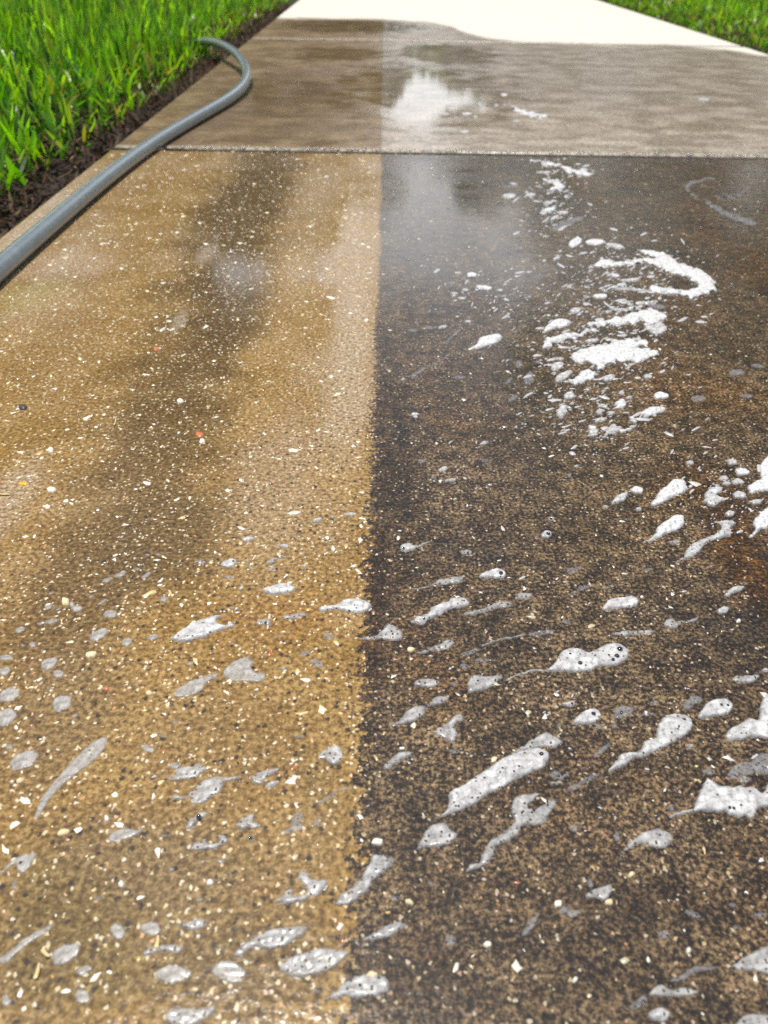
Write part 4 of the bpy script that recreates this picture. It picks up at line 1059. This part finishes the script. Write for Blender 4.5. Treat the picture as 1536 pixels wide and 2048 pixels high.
def build_foam():
    cen, objs = [], []
    for polys, style, ref, bub, rag in FOAM:
        o = foam_patch(polys, style, bub, rag * (0.55 if polys[0][:, 1].mean() < 800 else 0.9))
        objs.append(o)
        allp = np.concatenate(polys)
        cen.append(allp.mean(0))
    cen = np.array(cen)
    named = [i for i, f in enumerate(FOAM) if f[2] and objs[i]]
    used = {}
    for i, o in enumerate(objs):
        if o is None:
            continue
        ref = FOAM[i][2]
        if ref:
            lab = ref
        else:
            sz = np.ptp(np.concatenate(FOAM[i][0]), axis=0)
            kind = {'k': "white", 'b': "pale", 'g': "grey", 'p': "smooth grey", 't': "see-through"}[FOAM[i][1]]
            form = "fleck" if sz.max() < 16 else ("sliver" if sz[0] > 2.6 * sz[1] else "spot")
            lab = None
            for j in sorted(named, key=lambda q: ((cen[q] - cen[i]) ** 2 * np.array([1, 2.5])).sum()):
                d = cen[i] - cen[j]
                if abs(d[0]) > 1.3 * abs(d[1]):
                    where = "on the hose side of" if d[0] < 0 else "across from the hose, past"
                else:
                    where = "just beyond" if d[1] < 0 else "just in front of"
                short = FOAM[j][2].split(",")[0]
                cand = f"{kind} foam {form} {where} the {short}"
                if len(cand.split()) <= 16 and cand not in used:
                    lab = cand
                    break
        used[lab] = 1
        tag(o, lab, "foam patch", GROUP)
    print("foam patches", sum(o is not None for o in objs))
    return cen


build_foam()


def froth_specks():
    """Countless tiny flecks of froth drifting between the patches."""
    V, F = [], []
    zones = [(1110, 400, 60, 80, 190), (1250, 570, 140, 90, 520), (1180, 700, 140, 70, 330), (1190, 830, 150, 90, 300), (960, 580, 110, 60, 110), (1450, 990, 90, 80, 120), (1440, 980, 90, 90, 60), (1000, 580, 160, 60, 30),
             (950, 900, 170, 90, 40), (1100, 1180, 330, 80, 30), (1050, 1300, 300, 70, 30), (1150, 1450, 330, 90, 40), (1200, 1620, 280, 110, 25), (500, 1200, 250, 120, 40), (350, 1600, 260, 100, 40), (900, 200, 140, 30, 40)]
    for cx, cy, sx, sy, n in zones:
        for _ in range(n):
            px, py = random.gauss(cx, sx * .6), random.gauss(cy, sy * .6)
            if py < 185 or px > 1536:
                continue
            r = math.exp(random.gauss(0.35, 0.5)) * (0.6 + py / 3600)
            a = random.gauss(-18, 28)
            k = 7
            b = len(V)
            el = random.uniform(1.0, 2.3)
            if py < 900 and px > 1000:
                el *= random.uniform(1.0, 2.4); a *= 0.6
            ca, sa = math.cos(R(a)), math.sin(R(a))
            q0 = ground(px, py)
            hh = min(0.0009, r / FPX * np.linalg.norm(q0) * 0.5)
            for ring, (s, z) in enumerate(((1.0, -0.0001), (0.55, hh))):
                for i in range(k):
                    t = 2 * math.pi * i / k
                    m = random.uniform(.7, 1.25) * s
                    u, v = math.cos(t) * r * el * m, math.sin(t) * r * 0.7 * m
                    q = ground(px + u * ca - v * sa, py + u * sa + v * ca)
                    V.append((q[0], q[1], z))
            for i in range(k):
                F.append((b + i, b + (i + 1) % k, b + k + (i + 1) % k, b + k + i))
            F.append(tuple(b + k + i for i in range(k)))
    g = NG("froth")
    b = g.bsdf(Base_Color=(0.52, 0.53, 0.55), Roughness=0.4)
    t = g.n("ShaderNodeBsdfTransparent")
    mx = g.n("ShaderNodeMixShader")
    mx.inputs[0].default_value = 0.72
    g.t.links.new(t.outputs[0], mx.inputs[1]); g.t.links.new(b.outputs[0], mx.inputs[2])
    V2 = []
    o = mesh_obj("froth_flecks", V, [tuple(reversed(f)) for f in F], g.done(mx.outputs[0]))
    tag(o, "countless tiny flecks of froth between the foam patches", "froth", kind="stuff")


froth_specks()


# ------------------------------------------------------------------ water beads caught along the joint and over the slab
def water_beads():
    g = NG("water_bead")
    gl = g.n("ShaderNodeBsdfGlossy")
    gl.inputs['Roughness'].default_value = 0.24
    gl.inputs['Color'].default_value = (1, 1, 1, 1)
    t = g.n("ShaderNodeBsdfTransparent")
    mx = g.n("ShaderNodeMixShader")
    fr = g.n("ShaderNodeFresnel"); fr.inputs['IOR'].default_value = 1.33
    g.put(mx.inputs[0], g.math('MULTIPLY', fr.outputs[0], 3.0, clamp=True))
    g.t.links.new(t.outputs[0], mx.inputs[1]); g.t.links.new(gl.outputs[0], mx.inputs[2])
    mat = g.done(mx.outputs[0])
    C, Rr = [], []
    for _ in range(420):                                  # along the rounded edge past the joint
        C.append((rng.uniform(EL + 0.1, ER), D1 + 0.0115 + abs(rng.normal(0, 0.005)), -0.0004)); Rr.append(rng.uniform(0.0018, 0.0036))
    for _ in range(120):
        C.append((rng.uniform(EL + 0.1, ER), D2 + 0.012 + abs(rng.normal(0, 0.01)), -0.001)); Rr.append(rng.uniform(0.002, 0.004))
    for _ in range(2600):
        y = rng.uniform(0.45, 2.3)
        C.append((rng.uniform(max(EL, -0.65 * y), min(ER, 0.65 * y)), y, 0)); Rr.append(rng.uniform(0.0004, 0.0014))
    C = np.array(C); Rr = np.array(Rr); n = len(C)
    u, rings = 8, 3
    P = []
    for i in range(rings):
        e = math.pi / 2 * i / rings
        for j in range(u):
            a = 2 * math.pi * j / u
            P.append((math.cos(e) * math.cos(a), math.cos(e) * math.sin(a), math.sin(e) * 0.7))
    P.append((0, 0, 0.7))
    P = np.array(P); m = len(P)
    V = (C[:, None] + P[None] * Rr[:, None, None]).reshape(-1, 3)
    f = []
    for i in range(rings - 1):
        for j in range(u):
            a, b2, c2, d = i * u + j, i * u + (j + 1) % u, (i + 1) * u + (j + 1) % u, (i + 1) * u + j
            f += [(a, b2, c2), (a, c2, d)]
    for j in range(u):
        f.append(((rings - 1) * u + j, (rings - 1) * u + (j + 1) % u, m - 1))
    f = np.array(f)
    F = (np.arange(n)[:, None, None] * m + f[None]).reshape(-1, 3)
    o = bulk_obj("water_beads", V, F, mat, smooth=True)
    tag(o, "glinting water beads along the joint and over the wet slabs", "water beads", kind="stuff")


water_beads()


# ------------------------------------------------------------------ bits lying on the path
def plain(name, col, rough=0.5, coat=0.3, mul=0.6, scale=400.0):
    g = NG(name)
    n = g.noise(g.obj(), scale, 3.0, 0.6)
    b = g.bsdf(Base_Color=g.mix(g.lin(n, 0.35, 0.65), col, tuple(c * mul for c in col)), Roughness=rough, Normal=g.bump(n, 0.4, 0.0005))
    b.inputs['Coat Weight'].default_value = coat
    b.inputs['Coat Roughness'].default_value = 0.15
    return g.done(b.outputs[0])


def stone(name, px, py, rx, ry, deg, hgt, mat, label, cat, group=None, pointy=0.0):
    """A chip or pebble: an irregular low dome."""
    c = ground(px, py)
    k, rings = 11, 5
    V, F = [], []
    prof = [random.uniform(.78, 1.18) for _ in range(k)]
    ca, sa = math.cos(R(deg)), math.sin(R(deg))
    for i in range(rings):
        t = i / rings
        s, z = math.cos(t * math.pi / 2) ** 0.7, math.sin(t * math.pi / 2) * hgt
        for j in range(k):
            a = 2 * math.pi * j / k
            u = math.cos(a) * rx * prof[j] * s
            v = math.sin(a) * ry * prof[j] * s * (1 - pointy * abs(math.cos(a)))
            q = ground(px + u * ca - v * sa, py + u * sa + v * ca)
            V.append((q[0] - c[0], q[1] - c[1], z - 0.0002 + random.uniform(-.05, .05) * hgt))
    V.append((0, 0, hgt))
    for i in range(rings - 1):
        for j in range(k):
            F.append((i * k + j, (i + 1) * k + j, (i + 1) * k + (j + 1) % k, i * k + (j + 1) % k))
    for j in range(k):
        F.append(((rings - 1) * k + j, len(V) - 1, (rings - 1) * k + (j + 1) % k))
    o = mesh_obj(name, V, F, mat)
    o.location = (c[0], c[1], 0)
    bm = bmesh.new(); bm.from_mesh(o.data); bmesh.ops.recalc_face_normals(bm, faces=bm.faces); bm.to_mesh(o.data); bm.free()
    return tag(o, label, cat, group)


M_WHITE = plain("white_pebble", (0.82, 0.78, 0.68)); M_CREAM = plain("cream_pebble", (0.74, 0.60, 0.36)); M_YEL = plain("yellow_petal", (0.80, 0.42, 0.01), 0.45)
M_DARK = plain("dark_chip", (0.05, 0.032, 0.022), 0.6); M_RED = plain("brick_crumb", (0.52, 0.16, 0.05)); M_STRAW = plain("straw", (0.72, 0.55, 0.25))
stone("petal", 48, 968, 12, 5, 5, 0.0012, M_YEL, "small bright yellow petal on the washed concrete", "petal", None, 0.5)
stone("bark_chip", 46, 815, 9, 6, 0, 0.0022, M_DARK, "dark brown squarish chip beyond the yellow petal", "chip")
stone("brick_crumb", 399, 870, 9, 6, 10, 0.0014, M_RED, "orange brick crumb beside a white pebble", "crumb", "brick crumbs on the path")
stone("brick_crumb", 312, 697, 5, 4, 0, 0.001, M_RED, "tiny orange crumb farther along the washed concrete", "crumb", "brick crumbs on the path")
stone("brick_crumb", 213, 1378, 6, 5, 0, 0.001, M_RED, "orange crumb beside the broad round grey foam oval", "crumb", "brick crumbs on the path")
PG = "pebbles in the wet concrete"
for px, py, rx, ry, deg, m, lab in [
        (755, 1684, 12, 8, 0, M_WHITE, "white pebble on the dirt line, beyond the long ragged foam patch"),
        (1117, 1808, 8, 8, 0, M_WHITE, "round white pebble touching a thin foam scrap"),
        (1218, 1805, 8, 7, 0, M_CREAM, "cream pebble with a pale foam scrap leaning on it"),
        (421, 1766, 7, 7, 0, M_WHITE, "white pebble alone in the middle of the near washed concrete"),
        (243, 1769, 7, 8, 0, M_WHITE, "white pebble on the hose side, beyond a pair of cream ones"),
        (193, 1840, 6, 6, 0, M_CREAM, "cream pebble, one of a close pair by the slim grey drop"),
        (128, 1666, 12, 7, -10, M_CREAM, "flat cream shell chip near the bird's wing foam patch"),
        (214, 1638, 6, 7, 0, M_WHITE, "round white pebble in front of the long willow-leaf streak"),
        (40, 1563, 9, 6, -20, M_CREAM, "cream pebble in front of the large smooth grey foam leaf"),
        (182, 1310, 12, 7, -15, M_CREAM, "long cream pebble beyond the neat grey ovals"),
        (299, 1387, 7, 6, 20, M_CREAM, "cream pebble near the fish-shaped grey foam patch"),
        (131, 1203, 8, 9, -40, M_CREAM, "honey-coloured pebble beside the horn-shaped foam"),
        (745, 1951, 13, 8, 5, M_CREAM, "cream pebble resting on the blurred foam nearest the camera"),
        (822, 1300, 8, 5, 10, M_CREAM, "cream pebble at the start of the wavy foam streak"),
        (1477, 1243, 5, 4, 0, M_WHITE, "white pebble inside the dark rusty stain"),
        (818, 1805, 10, 6, 25, M_CREAM, "blurred cream shell chip just past the near dirt line"),
        (1262, 1750, 8, 5, -30, M_CREAM, "slim cream chip beyond the cream pebble and foam scrap"),
        (975, 1890, 9, 6, 10, M_WHITE, "white chip alone on the near unwashed concrete"),
        (1376, 1902, 5, 7, 0, M_WHITE, "white pebble by the blurred bluish foam spot"),
        (1150, 1960, 5, 7, 20, M_WHITE, "white pebble short of the round foam puff at the lower border"),
        (103, 980, 10, 6, 0, M_WHITE, "white pebble next to the yellow petal"),
        (101, 900, 6, 6, 0, M_WHITE, "round white pebble beyond the yellow petal"),
        (405, 883, 6, 5, 0, M_WHITE, "white pebble in front of the orange brick crumb"),
        (361, 802, 7, 4, 0, M_WHITE, "white pebble beyond the orange brick crumb")]:
    stone("pebble", px, py, rx, ry, deg, 0.0016, m, lab, "pebble", PG)


def straw(px0, py0, px1, py1, wpx, label):
    a, b = gpt(px0, py0, 0.0008), gpt(px1, py1, 0.0008)
    r = wpx / FPX * (a - Vector((0, 0, H))).length / 2
    ax = (b - a); L = ax.length; ax.normalize()
    side = ax.cross(Vector((0, 0, 1))).normalized()
    V, F, k, m = [], [], 8, 10
    for i in range(m + 1):
        t = i / m
        c = ax * (L * t) + side * math.sin(t * 3.0) * L * 0.05
        rr = r * (1 - 0.55 * t) * (0.55 if i in (0, m) else 1)
        for j in range(k):
            q = 2 * math.pi * j / k
            V.append(c + side * math.cos(q) * rr + Vector((0, 0, math.sin(q) * rr * 0.6)))
    for i in range(m):
        for j in range(k):
            F.append((i * k + j, i * k + (j + 1) % k, (i + 1) * k + (j + 1) % k, (i + 1) * k + j))
    F.append(tuple(range(k))[::-1]); F.append(tuple(m * k + j for j in range(k)))
    o = mesh_obj("straw", V, F, M_STRAW)
    o.location = a
    tag(o, label, "straw", "bits of straw on the path")


straw(-8, 987, 22, 988, 5, "pale straw at the hose-side border beside the yellow petal")
straw(70, 1958, 78, 1925, 8, "pale straw in front of the smooth grey foam leaf")
straw(84, 1898, 100, 1913, 9, "short straw touching the smooth grey foam leaf")
straw(312, 1896, 316, 1870, 9, "straw chip standing at the flat foam strip")
straw(228, 850, 231, 832, 3, "thin upright straw beyond the yellow petal and pebbles")

# ------------------------------------------------------------------ trees across the lawn, met as reflections in the wet path
M_LEAF = leaf_material("tree_leaf", 0.4, 0.35)


def bark_material():
    g = NG("bark")
    P = g.obj()
    n = g.noise(g.vmath('MULTIPLY', P, (6.0, 6.0, 1.2)), 4.0, 5.0, 0.7)
    b = g.bsdf(Base_Color=g.mix(n, (0.05, 0.035, 0.025), (0.16, 0.12, 0.09)), Roughness=0.9, Normal=g.bump(n, 0.8, 0.03))
    return g.done(b.outputs[0])


M_BARK = bark_material()


def tree(x, y, h, r, label, n=9000, trunk_r=0.14, low=0.25):
    root = bpy.data.objects.new("garden_tree", None)
    scn.collection.objects.link(root)
    root.location = (x, y, 0)
    tag(root, label, "tree", "trees past the end of the lawn")
    V, F = [], []

    def limb(p, q, r0, r1, k=8, m=6):
        p, q = Vector(p), Vector(q)
        ax = (q - p).normalized()
        u = ax.orthogonal().normalized(); w = ax.cross(u)
        b = len(V)
        for i in range(m + 1):
            t = i / m
            c = p.lerp(q, t) + Vector((math.sin(t * 5 + p.x) * 0.04, math.cos(t * 4 + p.y) * 0.04, 0)) * (q - p).length * 0.5 * t
            rad = r0 + (r1 - r0) * t
            for j in range(k):
                a = 2 * math.pi * j / k
                V.append(c + (u * math.cos(a) + w * math.sin(a)) * rad)
        for i in range(m):
            for j in range(k):
                F.append((b + i * k + j, b + i * k + (j + 1) % k, b + (i + 1) * k + (j + 1) % k, b + (i + 1) * k + j))
    limb((0, 0, -0.1), (0.1, 0.1, h * 0.55), trunk_r, trunk_r * 0.55)
    cents = []
    for i in range(16):
        a = i * 2.4 + random.uniform(-.4, .4)
        zz = random.uniform(low, 0.95)
        rr = r * random.uniform(0.25, 0.85) * math.sqrt(max(0.15, 1 - ((zz - 0.55) / 0.55) ** 2))
        c = (rr * math.cos(a), rr * math.sin(a), h * zz)
        cents.append(c)
        limb((0.03, 0.03, h * min(0.5, zz * 0.8)), c, trunk_r * 0.4, 0.015, 6, 5)
    mesh_obj("trunk", V, F, M_BARK, root)
    C = np.array(cents)
    k = rng.integers(0, len(C), n)
    d = rng.normal(0, 1, (n, 3)); d /= np.linalg.norm(d, axis=1)[:, None]
    p = C[k] + d * (rng.random(n) ** 0.45)[:, None] * r * 0.42 * np.array([1, 1, 0.8])
    a = rng.normal(0, 1, (n, 3)); a /= np.linalg.norm(a, axis=1)[:, None]
    b = np.cross(a, rng.normal(0, 1, (n, 3))); b /= np.linalg.norm(b, axis=1)[:, None]
    L = rng.uniform(0.10, 0.2, n)[:, None]
    Q = np.stack([p - a * L, p + b * L * 0.45, p + a * L, p - b * L * 0.45], 1).reshape(-1, 3)
    Fq = np.arange(n * 4).reshape(-1, 4)
    cols = np.repeat(GREENS[rng.integers(0, 4, n)] * 0.55 * rng.uniform(0.6, 1.2, (n, 1)), 4, axis=0)
    o = bulk_obj("crown", Q, Fq, M_LEAF, cols)
    o.parent = root
    return root


tree(-2.6, 10.0, 6.2, 1.9, "broad leafy tree standing behind the lawn with the hose", low=0.2)
tree(-6.0, 9.0, 6.6, 2.4, "wide leafy tree at the outer edge of the lawn with the hose", low=0.18)
tree(3.7, 9.5, 6.8, 2.0, "tall leafy tree behind the lawn across from the hose", low=0.2)
tree(7.0, 9.5, 6.4, 2.5, "spreading leafy tree at the outer edge of the lawn across from the hose", low=0.18)
tree(-0.92, 17.0, 4.2, 1.45, "small bushy tree beside the far end of the path", low=0.2, n=14000, trunk_r=0.08)
tree(2.5, 17.0, 4.0, 1.5, "rounded bushy tree facing the small bushy tree by the far end of the path", low=0.2, n=14000, trunk_r=0.08)

tree(-3.2, 16.5, 4.8, 1.9, "full bushy tree between the broad tree and the small bushy tree", low=0.2, n=14000, trunk_r=0.09)


def hedge():
    root = bpy.data.objects.new("hedge", None)
    scn.collection.objects.link(root)
    root.location = (0, 18.5, 0)
    tag(root, "clipped leafy hedge closing off the lawn behind the trees", "hedge")
    n = 14000
    p = np.stack([rng.uniform(-12, 12, n), rng.normal(0, 0.35, n), rng.uniform(0.05, 1.0, n) ** 0.8 * 2.0], 1)
    p[:, 2] *= 1 + 0.12 * np.sin(p[:, 0] * 1.7) + 0.08 * np.sin(p[:, 0] * 4.1 + 1)
    a = rng.normal(0, 1, (n, 3)); a /= np.linalg.norm(a, axis=1)[:, None]
    b = np.cross(a, rng.normal(0, 1, (n, 3))); b /= np.linalg.norm(b, axis=1)[:, None]
    L = rng.uniform(0.08, 0.17, n)[:, None]
    Q = np.stack([p - a * L, p + b * L * 0.5, p + a * L, p - b * L * 0.5], 1).reshape(-1, 3)
    cols = np.repeat(GREENS[rng.integers(0, 4, n)] * 0.5 * rng.uniform(0.6, 1.2, (n, 1)), 4, axis=0)
    o = bulk_obj("foliage", Q, np.arange(n * 4).reshape(-1, 4), M_LEAF, cols)
    o.parent = root
    V, F = [], []
    for i in range(24):
        x = -11.5 + i + random.uniform(-.2, .2)
        b0 = len(V)
        for z, r_ in ((-0.1, 0.05), (1.5, 0.02)):
            for j in range(6):
                V.append((x + math.cos(j) * r_, math.sin(j) * r_, z))
        for j in range(6):
            F.append((b0 + j, b0 + (j + 1) % 6, b0 + 6 + (j + 1) % 6, b0 + 6 + j))
    mesh_obj("stems", V, F, M_BARK, root)


hedge()
